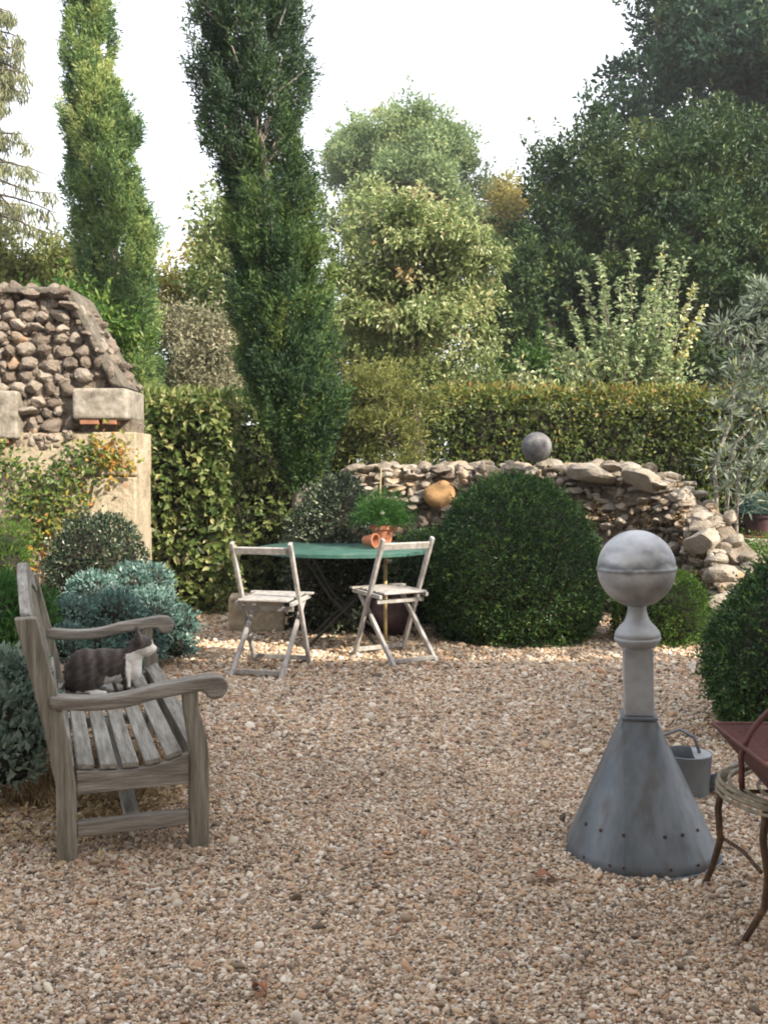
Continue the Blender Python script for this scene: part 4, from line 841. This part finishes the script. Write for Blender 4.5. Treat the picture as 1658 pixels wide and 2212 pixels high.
# ------------------------------------------------------------------ cat
def cat():
    import bmesh
    th = math.atan2(.148, .427)
    root_loc = Vector((-1.09, 3.374, 0))+Matrix.Rotation(th, 3, 'Z')@Vector((.025, 1.17, .318))
    bm = bmesh.new()
    def ell(c, r, rot=(0, 0, 0)):
        mt = Matrix.Translation(c) @ (Matrix.Rotation(rot[1], 4, 'Y')) @ Matrix.Diagonal((*r, 1))
        bmesh.ops.create_icosphere(bm, subdivisions=3, radius=1, matrix=mt)
    def limb(a, b, r0, r1, n=5):
        for i in range(n+1):
            t = i/n; c = [a[k]+(b[k]-a[k])*t for k in range(3)]; r = r0+(r1-r0)*t; ell(c, (r, r, r))
    ell((.09, 0, .104), (.092, .076, .1)); ell((.16, 0, .122), (.11, .064, .08)); ell((.235, 0, .118), (.066, .058, .08), (0, -.3, 0))
    for s_ in (-1, 1):
        ell((.085, s_*.05, .075), (.075, .03, .072)); limb((.11, s_*.058, .02), (.165, s_*.06, .013), .017, .013)
        limb((.255, s_*.034, .1), (.262, s_*.036, .02), .024, .014); limb((.262, s_*.036, .013), (.285, s_*.038, .011), .013, .012, 2)
    ell((.282, 0, .135), (.045, .045, .065)); limb((.275, 0, .155), (.315, 0, .195), .047, .04)
    ell((.323, 0, .205), (.053, .052, .048)); ell((.362, 0, .189), (.028, .03, .022)); ell((.379, 0, .192), (.012, .013, .011)); ell((.35, 0, .177), (.03, .028, .018)); ell((.29, 0, .1), (.036, .046, .05))
    for s_ in (-1, 1):
        ell((.335, s_*.026, .187), (.028, .018, .02))
        for i in range(7):
            t = i/6; r = .025*(1-t)+.004; ell((.312-.006*t, s_*(.03+.008*t), .236+.048*t), (r*.5+.002, r, r*.9))
    pts = [(.02, .02, .05), (-.01, -.02, .022), (.01, -.075, .016), (.06, -.095, .014), (.1, -.095, .013)]
    for a, b in zip(pts[:-1], pts[1:]): limb(a, b, .018, .016, 6)
    me = bpy.data.meshes.new('body'); bm.to_mesh(me); bm.free()
    tmp = bpy.data.objects.new('body', me); COL.objects.link(tmp)
    m = tmp.modifiers.new('r', 'REMESH'); m.mode = 'VOXEL'; m.voxel_size = .0042
    m = tmp.modifiers.new('s', 'SMOOTH'); m.iterations = 5; m.factor = .5
    dg = bpy.context.evaluated_depsgraph_get(); me2 = bpy.data.meshes.new_from_object(tmp.evaluated_get(dg)); bpy.data.objects.remove(tmp)
    n = len(me2.vertices); V = np.zeros(n*3, np.float32); me2.vertices.foreach_get('co', V); V = V.reshape(-1, 3)
    nz = noise3(V, 60, 2)*.006
    x, y, z = V[:, 0], V[:, 1], V[:, 2]
    wh = np.zeros(n)
    wh[(x > .252+nz+np.maximum(0, (.11-z))*.2) & (z < .182+.35*(x-.28)+nz) & (z > .035) & (x < .33)] = 1     # bib
    wh[(x > .33+nz) & (z < .197+nz+(x-.335)*.45)] = 1                   # muzzle and chin
    wh[(x > .352) & (np.abs(y) < .012) & (z < .228)] = 1                  # blaze
    wh[(x > .165+nz) & (x < .238+nz) & (z < .08+nz+.5*np.maximum(0, x-.2))] = 1         # belly
    wh[(x > .05) & (x < .2) & (z < .032+nz) & (np.abs(y) < .085)] = 1     # hind foot
    wh[(z < .016) & (x > .25)] = 1
    tabby = np.clip(.3+.25*np.sin(x*120+noise3(V, 30, 4)*1.2)*.5+.12*noise3(V, 90, 6), 0.02, .55)
    tabby[(z < .085) & (x < .12)] *= .7
    val = np.where(wh > 0, .95, tabby)
    a = me2.attributes.new('rnd', 'FLOAT', 'POINT'); a.data.foreach_set('value', val.astype(np.float32))
    me2.polygons.foreach_set('use_smooth', [True]*len(me2.polygons)); me2.name = 'body'
    mt, t, b = mat_new('cat_fur'); at = t.nodes.new('ShaderNodeAttribute'); at.attribute_name = 'rnd'
    r = ramp_node(t, [(0, (.025, .02, .02)), (.3, (.07, .057, .054)), (.6, (.15, .128, .118)), (.72, (.66, .63, .6)), (1, (.8, .78, .76))]); t.links.new(at.outputs['Fac'], r.inputs[0]); t.links.new(r.outputs[0], b.inputs['Base Color'])
    b.inputs['Roughness'].default_value = .85; b.inputs['Specular IOR Level'].default_value = .15; b.inputs['Sheen Weight'].default_value = .25
    n2 = t.nodes.new('ShaderNodeTexNoise'); n2.inputs['Scale'].default_value = 160; tc = t.nodes.new('ShaderNodeTexCoord'); t.links.new(tc.outputs['Object'], n2.inputs['Vector'])
    bp = t.nodes.new('ShaderNodeBump'); bp.inputs['Strength'].default_value = .6; bp.inputs['Distance'].default_value = .004; t.links.new(n2.outputs['Fac'], bp.inputs['Height']); t.links.new(bp.outputs[0], b.inputs['Normal'])
    root = link_mesh('cat', me2, mt); root.location = root_loc; root.rotation_euler = (0, 0, th-R(4)); root.scale = (1.05, 1.05, 1.05)
    tag(root, 'grey-brown and white cat crouching on the bench seat, looking right', 'cat')
    # short fur standing off the body
    N_ = np.zeros(n*3, np.float32); me2.vertices.foreach_get('normal', N_); N_ = N_.reshape(-1, 3); j = RG.integers(0, n, 9000)
    fur = Leaves().add(V[j]-N_[j]*.002, N_[j]*.45+np.array([-.8, 0, -.25])+sph(9000)*.3, N_[j], RG.uniform(.007, .014, 9000), .0016, val[j], .05)
    fur.build('fur', mt, root)
    for s_ in (-1, 1):
        e = MB().lathe([(max(1e-5, .0075*math.sin(math.pi*i/10)), -.0075*math.cos(math.pi*i/10)) for i in range(11)], 12, (.352, s_*.036, .213)).build('eye', M['eye'], root, smooth='all')
    MB().lathe([(max(1e-5, .006*math.sin(math.pi*i/8)), -.005*math.cos(math.pi*i/8)) for i in range(9)], 10, (.384, 0, .197)).build('nose', M['nose'], root, smooth='all')
M['eye'] = surf_mat('cat_eye', [(.3, (.12, .14, .03)), (.7, (.02, .02, .01))], 60, rough=.1, bump=0)
M['nose'] = surf_mat('pink_nose', [(.3, (.4, .2, .18)), (.7, (.5, .28, .25))], 20, rough=.6, bump=0)
cat()

# ------------------------------------------------------------------ folding chairs
def chair():
    root = empty('folding_chair', (0, 0, 0), 0, 'bleached folding garden chair nearest the left hedge, its back to us', 'chair', 'folding chairs at the green table')
    W = .2; wm = M['wood_chair']
    for s_ in (-1, 1):
        MB().bar((s_*W, -.125, .87), (s_*W, .29, 0), .026, .036).build('back_post', wm, root, bevel=.005)
        MB().bar((s_*(W-.03), .26, .455), (s_*(W-.03), -.23, 0), .026, .034).build('leg', wm, root, bevel=.005)
        MB().bar((s_*(W-.012), -.075, .462), (s_*(W-.012), .33, .472), .022, .028).build('seat_rail', wm, root, bevel=.003)
    d = Vector((0, .415, -.87)).normalized()
    def on_post(z): t = (.87-z)/.87; return -.125+.415*t
    MB().bar((-W+.012, on_post(.815)-.004, .815), (W-.012, on_post(.815)-.004, .815), .018, .05, (0, 1, .45)).build('top_rail', wm, root, bevel=.004)
    MB().bar((-W+.012, -.02+.0, .425), (W-.012, -.02, .425), .018, .03, (0, 1, 0)).build('back_stretcher', wm, root, bevel=.003)
    for k in range(7):
        y = -.072+.062*k; MB().box((0, y, .487+.0012*k), (2*W-.055 if k < 6 else 2*W+.05, .052, .014)).build('seat_slat', wm, root, bevel=.004)
    MB().box((0, -.2, .035), (2*W-.07, .02, .03)).build('rear_stretcher', wm, root, bevel=.003)
    MB().box((0, .268, .05), (2*W-.02, .02, .032)).build('front_stretcher', wm, root, bevel=.003)
    return root
c1 = chair(); ph = R(-13); fw = Vector((-math.sin(ph), math.cos(ph), 0))
c1.location = Vector((-.825, 6.36, 0))+fw*.23; c1.rotation_euler.z = ph
c2 = copy_tree(c1); c2['label'] = 'bleached folding garden chair beside the big box dome, turned to the left'
ph = R(30); fw = Vector((-math.sin(ph), math.cos(ph), 0)); c2.location = Vector((.22, 6.8, 0))+fw*.23; c2.rotation_euler.z = ph

# ------------------------------------------------------------------ table, pots
TC = Vector((P(745, 1185, 7.62).x, 7.62, 0)); TZ = .752
def table():
    root = empty('garden_table', TC, 0, 'round green painted metal garden table between the folding chairs', 'table')
    MB().lathe([(1e-5, TZ-.012), (.62, TZ-.012), (.655, TZ-.03), (.668, TZ-.03), (.668, TZ-.006), (.66, TZ), (1e-5, TZ+.001)], 64).build('table_top', M['table'], root, smooth=True)
    for s_ in (-1, 1):
        for q in (-1, 1):
            MB().tube([(s_*.3, q*.3, TZ-.03), (-s_*.02+s_*.12, q*.14, .38), (s_*-.3, q*.32, 0)], .013, 8).build('leg', M['iron'], root, smooth='all')
        MB().tube([(s_*.3, -.33, TZ-.028), (s_*.3, .33, TZ-.028)], .011, 8).build('top_bar', M['iron'], root, smooth='all')
    p = P(832, 1210, 7.5)-TC
    tag(MB().tube([(p.x, p.y, 0), (p.x, p.y, TZ-.014)], .014, 10).build('leg', M['cane'], root, smooth='all'), 'pale yellow prop leg')
table()
def pot_mesh(r0, r1, h, wall=.012, rim=.03):
    return [(1e-5, 0), (r0, 0), (r1-.004, h-rim), (r1+.01, h-rim), (r1+.012, h), (r1-wall, h), (r1-wall, h-.03), (1e-5, h-.035)]
def potted():
    b = P(826, 1176, 7.62); b.z = TZ+.0035; root = empty('potted_plant', b, 0, 'terracotta pot of feathery bright green foliage standing on the table', 'potted plant')
    MB().lathe([(1e-5, 0), (.085, 0), (.095, .016), (.088, .018), (1e-5, .012)], 32).build('saucer', M['terracotta'], root, smooth=True)
    MB().lathe([(r, z+.014) for r, z in pot_mesh(.062, .09, .15)], 32).build('pot', M['terracotta'], root, smooth=True)
    lv = Leaves(); mb = MB()
    for i in range(240):
        d = sph(1)[0]; d[2] = abs(d[2])*1.1-.15; d = d/np.linalg.norm(d); ln = RG.uniform(.16, .26); st = np.array([0, 0, .2]); e = st+d*ln*np.array([1, 1, .95])
        m = 34; t = RG.uniform(.35, 1.05, m)[:, None]; p = st+(e-st)*t+sph(m)*.02
        lv.add(p, d+sph(m)*.8, sph(m)+np.array([0, 0, .6]), RG.uniform(.02, .045, m), .006, np.clip(RG.normal(.5, .2, m), 0, 1), .1)
        if i % 8 == 0: mb.tube([(0, 0, .14), tuple(st), tuple(e)], [.004, .003, .0015], 5)
    lv.build('foliage', M['fern'], root); mb.build('stem', M['fern'], root, smooth='all')
    fl = Leaves(); n = 9; a = np.linspace(0, 6.28, n, endpoint=False); c = np.array([.0, -.2, .27])
    fl.add(np.tile(c, (n, 1)), np.stack([np.cos(a), np.full(n, -.3), np.sin(a)], 1), np.tile([0, -1., .2], (n, 1)), .018, .01, np.full(n, .5)); fl.build('flower', M['white'], root)
    MB().tube([(-.02, .02, .14), (-.018, .01, .44), (-.01, 0, .60)], [.005, .005, .003], 6).build('stake', M['cane'], root, smooth='all')
potted()
s = MB().lathe([(1e-5, 0), (.034, 0), (.05, .085), (.054, .085), (.055, .105), (.044, .105), (.034, .02), (1e-5, .018)], 24).build('flower_pot', M['terracotta'], None, smooth=True)
s.location = P(787, 1168, 7.5); s.location.z = TZ+.058; s.rotation_euler = (R(88), R(6), R(55)); tag(s, 'small empty terracotta pot lying on its side on the table', 'pot')
s = MB().lathe([(1e-5, 0), (.11, 0), (.19, .1), (.215, .2), (.19, .29), (.165, .32), (.18, .345), (.155, .345), (.14, .31), (1e-5, .26)], 40).build('round_pot', M['pot_dark'], None, smooth='all')
s.location = (P(845, 1370, 8.05).x, 8.05, 0); tag(s, 'dark plum round-bellied pot on the gravel under the table', 'pot')
s = MB().box((0, 0, .15), (.46, .3, .3)).build('stone_block', M['limestone'], None, bevel=.025, segs=3); s.location = (P(556, 1350, 8.3).x, 8.3, 0); s.rotation_euler.z = .1
tag(s, 'rough ochre stone block on the gravel behind the left folding chair', 'stone block')
def right_pot():
    b = (P(1640, 1190, 10.6).x, 10.6, 0); 
    s = MB().box((0, 0, .31), (.42, .42, .62)).build('stone_plinth', M['ashlar'], None, bevel=.02); s.location = b; tag(s, 'low stone plinth behind the bright green edging carrying a pot', 'plinth')
    r = empty('potted_plant', (b[0], b[1], .621), 0, 'dark pot with a blue-green plant at the right edge, beyond the edging', 'potted plant')
    MB().lathe(pot_mesh(.13, .18, .24), 28).build('pot', M['pot_dark'], r, smooth=True)
    MB().lathe([(1e-5, -.0), (.19, 0), (.2, .02), (1e-5, .018)], 28).build('saucer', M['terracotta'], r, smooth=True)
    lv = Leaves(); n = 1500; d = sph(n); d[:, 2] = np.abs(d[:, 2]); p = np.array([0, 0, .25])+d*np.array([.22, .22, .2])*RG.random((n, 1))**.4
    lv.add(p, d+sph(n)*.5+np.array([0, 0, .4]), sph(n), .06, .016, np.clip(RG.normal(.45, .2, n), 0, 1)); lv.build('foliage', M['rue'], r)
right_pot()

# ------------------------------------------------------------------ zinc finial
def finial():
    b = Vector((.911, 3.48, 0)); root = empty('roof_finial', b, R(-11), 'tall zinc roof finial with a big ball on a square-to-round cone', 'finial')
    H, hs, rb, n = .478, .055, .276, 96
    root.rotation_euler.y = -R(1.5); top = []; bot = []
    for k in range(n):
        q = int(k//(n/4)); a = math.pi/2*q+R(15)+(R(60)*(k-q*n/4)/(n/4-1)); bot.append((rb*math.cos(a), rb*math.sin(a)))
        top.append([(hs, hs), (-hs, hs), (-hs, -hs), (hs, -hs)][q])
    m = 12; vs = []; fs = []
    for i in range(m+1):
        t = i/m
        for k in range(n):
            vs.append((bot[k][0]+(top[k][0]-bot[k][0])*t, bot[k][1]+(top[k][1]-bot[k][1])*t, H*t))
    for i in range(m):
        for k in range(n): fs.append((i*n+k, i*n+(k+1) % n, (i+1)*n+(k+1) % n, (i+1)*n+k))
    c = MB().add(vs, fs).build('cone', M['zinc_stained'], root, smooth=True)
    c.modifiers.new('thick', 'SOLIDIFY').thickness = .003
    try: c.data.set_sharp_from_angle(angle=R(5))
    except Exception: pass
    MB().tube([(x_, y_, .004) for x_, y_ in bot+bot[:1]], .004, 6, False).build('base_rim', M['zinc'], root, smooth='all')
    MB().box((0, 0, H+.003), (.124, .124, .012)).build('joint_band', M['zinc'], root, bevel=.003)
    MB().box((0, 0, H+.13), (.102, .102, .244)).build('shaft', M['zinc_pale'], root, bevel=.008, segs=3)
    MB().lathe([(.055, .722), (.064, .727), (.073, .74), (.08, .75), (.081, .757), (.076, .76), (.08, .764), (.076, .778), (.063, .796), (.049, .81), (.04, .826), (.034, .845), (.032, .86), (.034, .873)], 40).build('collar', M['zinc_pale'], root, smooth='all')
    R_ = .135; cz = .872+R_-.006
    prof = []
    for i in range(49):
        a = math.pi*i/48; r = R_*math.sin(a); z = cz-R_*math.cos(a)
        if i == 24: prof += [(R_+.0005, z-.006), (R_+.003, z-.004), (R_+.003, z+.004), (R_+.0005, z+.006)]
        else: prof.append((max(r, 1e-5), z))
    MB().lathe(prof, 64).build('ball', M['zinc_ball'], root, smooth='all')
    for ring_z, az, sz in [(.125, a, .007) for a in (-150, -128, -102, -80, -58, -36)] + [(.03, a, .0055) for a in (-140, -115, -95, -73, -50)]:
        t = ring_z/H; a = R(az); # point on the cone side
        k = min(range(n), key=lambda i: (bot[i][0]-rb*math.cos(a))**2+(bot[i][1]-rb*math.sin(a))**2); x = bot[k][0]+(top[k][0]-bot[k][0])*t; y = bot[k][1]+(top[k][1]-bot[k][1])*t
        nn = Vector((math.cos(a), math.sin(a), (rb-hs*1.1)/H)).normalized(); p = Vector((x, y, ring_z))
        MB().tube([p-nn*.002, p+nn*.0035], [sz, sz*.8], 10).build('rivet', M['hole'], root, smooth=True)
def zinc_ball_mat():
    m, t, b = mat_new('stained_zinc_ball')
    tc = t.nodes.new('ShaderNodeTexCoord'); mp = t.nodes.new('ShaderNodeMapping'); mp.inputs['Scale'].default_value = (1, 1, 1.5); t.links.new(tc.outputs['Object'], mp.inputs[0])
    n = t.nodes.new('ShaderNodeTexNoise'); n.inputs['Scale'].default_value = 7; n.inputs['Detail'].default_value = 8; t.links.new(mp.outputs[0], n.inputs['Vector'])
    r = ramp_node(t, [(.3, (.17, .178, .195)), (.42, (.36, .375, .4)), (.56, (.53, .545, .58)), (.75, (.64, .655, .68))]); t.links.new(n.outputs['Fac'], r.inputs[0])
    # dark tarnish band just above the seam, irregular, and drips below it
    sx = t.nodes.new('ShaderNodeSeparateXYZ'); t.links.new(tc.outputs['Object'], sx.inputs[0])
    nb = t.nodes.new('ShaderNodeTexNoise'); nb.inputs['Scale'].default_value = 9; nb.inputs['Detail'].default_value = 6; t.links.new(tc.outputs['Object'], nb.inputs['Vector'])
    ad = t.nodes.new('ShaderNodeMath'); ad.operation = 'MULTIPLY_ADD'; ad.inputs[1].default_value = .12; t.links.new(nb.outputs['Fac'], ad.inputs[0]); t.links.new(sx.outputs['Z'], ad.inputs[2])
    rb_ = ramp_node(t, [(0, (0, 0, 0)), (.36, (0, 0, 0)), (.47, (.85, .85, .85)), (.62, (0, 0, 0)), (1, (0, 0, 0))])
    mr = t.nodes.new('ShaderNodeMapRange'); mr.inputs[1].default_value = .97; mr.inputs[2].default_value = 1.19; t.links.new(ad.outputs[0], mr.inputs[0]); t.links.new(mr.outputs[0], rb_.inputs[0])
    mx = t.nodes.new('ShaderNodeMix'); mx.data_type = 'RGBA'; t.links.new(rb_.outputs[0], mx.inputs[0]); t.links.new(r.outputs[0], mx.inputs[6]); mx.inputs[7].default_value = (.09, .1, .115, 1)
    # verdigris-brown dirt patches on the lower half
    lo = t.nodes.new('ShaderNodeMapRange'); lo.inputs[1].default_value = 1.05; lo.inputs[2].default_value = .96; lo.inputs[4].default_value = 1.0; t.links.new(ad.outputs[0], lo.inputs[0])
    ns = t.nodes.new('ShaderNodeTexNoise'); ns.inputs['Scale'].default_value = 12; ns.inputs['Detail'].default_value = 6
    mp2 = t.nodes.new('ShaderNodeMapping'); mp2.inputs['Scale'].default_value = (1.5, 1.5, .4); t.links.new(tc.outputs['Object'], mp2.inputs[0]); t.links.new(mp2.outputs[0], ns.inputs['Vector'])
    ml = t.nodes.new('ShaderNodeMath'); ml.operation = 'MULTIPLY'; t.links.new(lo.outputs[0], ml.inputs[0]); t.links.new(ns.outputs['Fac'], ml.inputs[1])
    m2 = t.nodes.new('ShaderNodeMix'); m2.data_type = 'RGBA'; t.links.new(ml.outputs[0], m2.inputs[0]); t.links.new(mx.outputs[2], m2.inputs[6]); m2.inputs[7].default_value = (.13, .12, .1, 1)
    t.links.new(m2.outputs[2], b.inputs['Base Color']); b.inputs['Metallic'].default_value = .3; b.inputs['Roughness'].default_value = .48
    return m
def zinc_cone_mat():
    m = surf_mat('stained_zinc_sheet', [(.28, (.1, .118, .138)), (.5, (.175, .202, .232)), (.75, (.265, .293, .325))], 3.2, rough=.45, rough2=.65, bump=.12, bscale=7, metallic=.5, bdist=.02, stretch=(1.6, 1.6, .7))
    t = m.node_tree; b = t.nodes['Principled BSDF']; old = b.inputs['Base Color'].links[0].from_socket
    tc = t.nodes.new('ShaderNodeTexCoord'); mp = t.nodes.new('ShaderNodeMapping'); mp.inputs['Scale'].default_value = (14, 14, 1.6); t.links.new(tc.outputs['Object'], mp.inputs[0])
    n = t.nodes.new('ShaderNodeTexNoise'); n.inputs['Scale'].default_value = 1.4; n.inputs['Detail'].default_value = 5; t.links.new(mp.outputs[0], n.inputs['Vector'])
    r = ramp_node(t, [(.5, (0, 0, 0)), (.68, (.55, .55, .55))]); t.links.new(n.outputs['Fac'], r.inputs[0])
    mx = t.nodes.new('ShaderNodeMix'); mx.data_type = 'RGBA'; t.links.new(r.outputs[0], mx.inputs[0]); t.links.new(old, mx.inputs[6]); mx.inputs[7].default_value = (.1, .085, .075, 1); t.links.new(mx.outputs[2], b.inputs['Base Color'])
    return m
M['zinc_ball'] = zinc_ball_mat(); M['zinc_stained'] = zinc_cone_mat()
finial()

# ------------------------------------------------------------------ watering can
def watering_can():
    b = Vector((1.26, 4.1, 0)); root = empty('watering_can', b, R(-12), 'grey zinc watering can on the gravel behind the finial cone', 'watering can')
    z = M['zinc_pale']
    body = MB().lathe([(1e-5, 0), (.085, 0), (.092, .004), (.1, .165), (.103, .17), (.099, .172), (.096, .165), (.088, .01), (1e-5, .009)], 40).build('body', M['zinc'], root, smooth=True)
    MB().add([(.098*math.cos(a), .098*math.sin(a), .17) for a in np.linspace(R(-75), R(75)-0, 20)] + [(.02, .09, .178), (.02, -.09, .178)], [tuple(range(22))]).build('hood', z, root)
    MB().tube([(.08, 0, .035), (.14, 0, .075), (.205, 0, .125), (.25, 0, .15)], [.032, .026, .02, .017], 14).build('spout', M['zinc'], root, smooth='all')
    MB().tube([(.05, 0, .172), (.03, 0, .235), (-.03, 0, .265), (-.09, 0, .24), (-.11, 0, .16), (-.095, 0, .06)], .007, 8).build('handle', M['zinc'], root, smooth='all')
    MB().tube([(.235, 0, .14), (.262, 0, .156)], [.017, .034], 18).build('rose', M['zinc'], root, smooth=True)
watering_can()

# ------------------------------------------------------------------ rusty stand, tray, pumpkins
def stand():
    c = Vector((1.28, 2.95, 0)); root = empty('plant_stand', c, 0, 'rusty iron stand with bowed legs and pale wire rings, at the right edge', 'stand')
    for dx, dy, fx, fy in ((-.24, .08, -.22, .25), (-.2, -.17, -.25, -.17), (.24, .1, .25, .24), (.2, -.17, .24, -.2)):
        MB().tube([(dx, dy, .38), (dx*1.04, dy*1.02, .3), (dx*1.06+.015, dy*1.1, .2), (dx*1.0, dy+(fy-dy)*.4, .1), (fx*1.04, fy, .0)], [.011, .011, .011, .01, .009], 8).build('leg', M['rust'], root, smooth='all')
    MB().tube([(-.24, .11, .21), (-.2, -.0, .2), (-.215, -.18, .21)], .006, 6).build('brace', M['rust'], root, smooth='all')
    for i, (r, z, sx) in enumerate(((.262, .385, 1), (.255, .4, 1.03), (.235, .392, 1.0), (.2, .39, 1), (.15, .389, 1), (.27, .372, .98))):
        MB().tube([(r*sx*math.cos(a), r*math.sin(a)+.01*math.sin(3*a+i), z+.006*math.sin(2*a+i)) for a in np.linspace(0, 2*math.pi, 49)], .0055 if i else .008, 7, False).build('ring', M['wire'], root, smooth='all')
    for a in (0, R(60), R(120)):
        MB().bar((-.255*math.cos(a), -.255*math.sin(a), .382+.004*a), (.255*math.cos(a), .255*math.sin(a), .382+.004*a), .012, .005, (0, 0, 1)).build('cross_bar', M['rust'], root)
stand()
def tray():
    c = Vector((1.3, 2.72, .402)); root = empty('iron_trug', c, 0, 'red-brown iron trug with a hoop handle resting on the rusty stand', 'trug')
    x, y, h = .285, .33, .16; bx, by = .16, .2
    vs = [(-bx, -by, 0), (bx, -by, 0), (bx, by, 0), (-bx, by, 0), (-x, -y, h), (x, -y, h), (x, y, h), (-x, y, h)]
    o = MB().add(vs, [(0, 1, 2, 3), (0, 4, 5, 1), (1, 5, 6, 2), (2, 6, 7, 3), (3, 7, 4, 0)]).build('tray', M['rust_tray'], root)
    m = o.modifiers.new('thick', 'SOLIDIFY'); m.thickness = .005; m.offset = 0
    e = [(-x, -y, h), (x, -y, h), (x, y, h), (-x, y, h), (-x, -y, h)]
    MB().tube(e, .006, 6, False).build('rim', M['rust_tray'], root, smooth='all')
    MB().tube([(-.285*math.cos(a)*(1 if abs(math.cos(a)) < .98 else .97), .1, .07+.26*math.sin(a)) for a in np.linspace(-.15, math.pi+.15, 30)], .0085, 8).build('handle', M['rust_tray'], root, smooth='all')
    for i, (dx, dy, r, lab) in enumerate(((-.13, .15, .062, 'small orange pumpkin at the far end of the iron trug'), (.06, -.02, .06, 'small orange pumpkin near the middle of the iron trug'))):
        mb = MB(); vs = []; fs = []; n, m_ = 40, 14
        for a in range(m_+1):
            t = math.pi*a/m_
            for k in range(n):
                ph_ = 2*math.pi*k/n; rr = r*(1+.06*abs(math.sin(ph_*4.5)))*max(math.sin(t), 1e-4); vs.append((rr*math.cos(ph_), rr*math.sin(ph_), -r*.78*math.cos(t)*(1-.18*math.exp(-((math.sin(t)/.35)**2)))))
        for a in range(m_):
            for k in range(n): fs.append((a*n+k, a*n+(k+1) % n, (a+1)*n+(k+1) % n, (a+1)*n+k))
        rt = mb.add(vs, fs).build('pumpkin', M['pumpkin'], None, smooth='all'); rt.location = c+Vector((dx, dy, .006+r*.78)); tag(rt, lab, 'pumpkin', 'pumpkins in the trug')
        MB().tube([(0, 0, r*.6), (.006, 0, r*.85), (.018, .004, r*1.05)], [.01, .007, .008], 7).build('stalk', M['dry_stalk'], rt, smooth='all')
M['dry_stalk'] = surf_mat('dry_stalk', [(.3, (.15, .12, .06)), (.7, (.28, .23, .12))], 20)
tray()

# ------------------------------------------------------------------ unseen house added behind the viewer to cast shade over the court
def house():
    root = empty('shade_house', (3, -3.5, 0), 0, 'unseen pale rendered house added behind the viewer to shade the gravel court', 'house')
    yF, yB, x0, x1, H = 2.1, -4.5, -13, 13, 7.8      # local
    MB().box(((x0+x1)/2, (yF+yB)/2, H/2), (x1-x0, yF-yB, H)).build('wall', M['render'], root)
    ym = (yF+yB)/2
    MB().prism([(yF+.3, H-.02), (ym, H+1.6), (yB-.3, H-.02)], lambda a, b, e: Vector((x0-.2+(x1-x0+.4)*e, a, b))).build('roof', M['tile'], root)
    for wx in (-10, -6, -2, 2, 6, 10):
        for wz in (1.6, 4.9):
            f = MB().box((wx, yF+.03, wz), (1.0, .1, 1.5)).build('window', M['shutter'], root); MB().box((wx, yF+.09, wz), (.84, .03, 1.34)).build('pane', M['glass'], f)
house()

# ------------------------------------------------------------------ light summer haze
def haze():
    m = bpy.data.materials.new('haze'); m.use_nodes = True; t = m.node_tree; t.nodes.clear()
    o = t.nodes.new('ShaderNodeOutputMaterial'); v = t.nodes.new('ShaderNodeVolumePrincipled')
    v.inputs['Color'].default_value = (.92, .95, 1, 1); v.inputs['Density'].default_value = .0011; v.inputs['Anisotropy'].default_value = 0
    t.links.new(v.outputs[0], o.inputs['Volume'])
    b = MB().box((0, 130, 9.2), (370, 350, 20.6)).build('haze', m); tag(b, 'thin pale haze in the air over the garden', None, None, 'stuff')
haze()
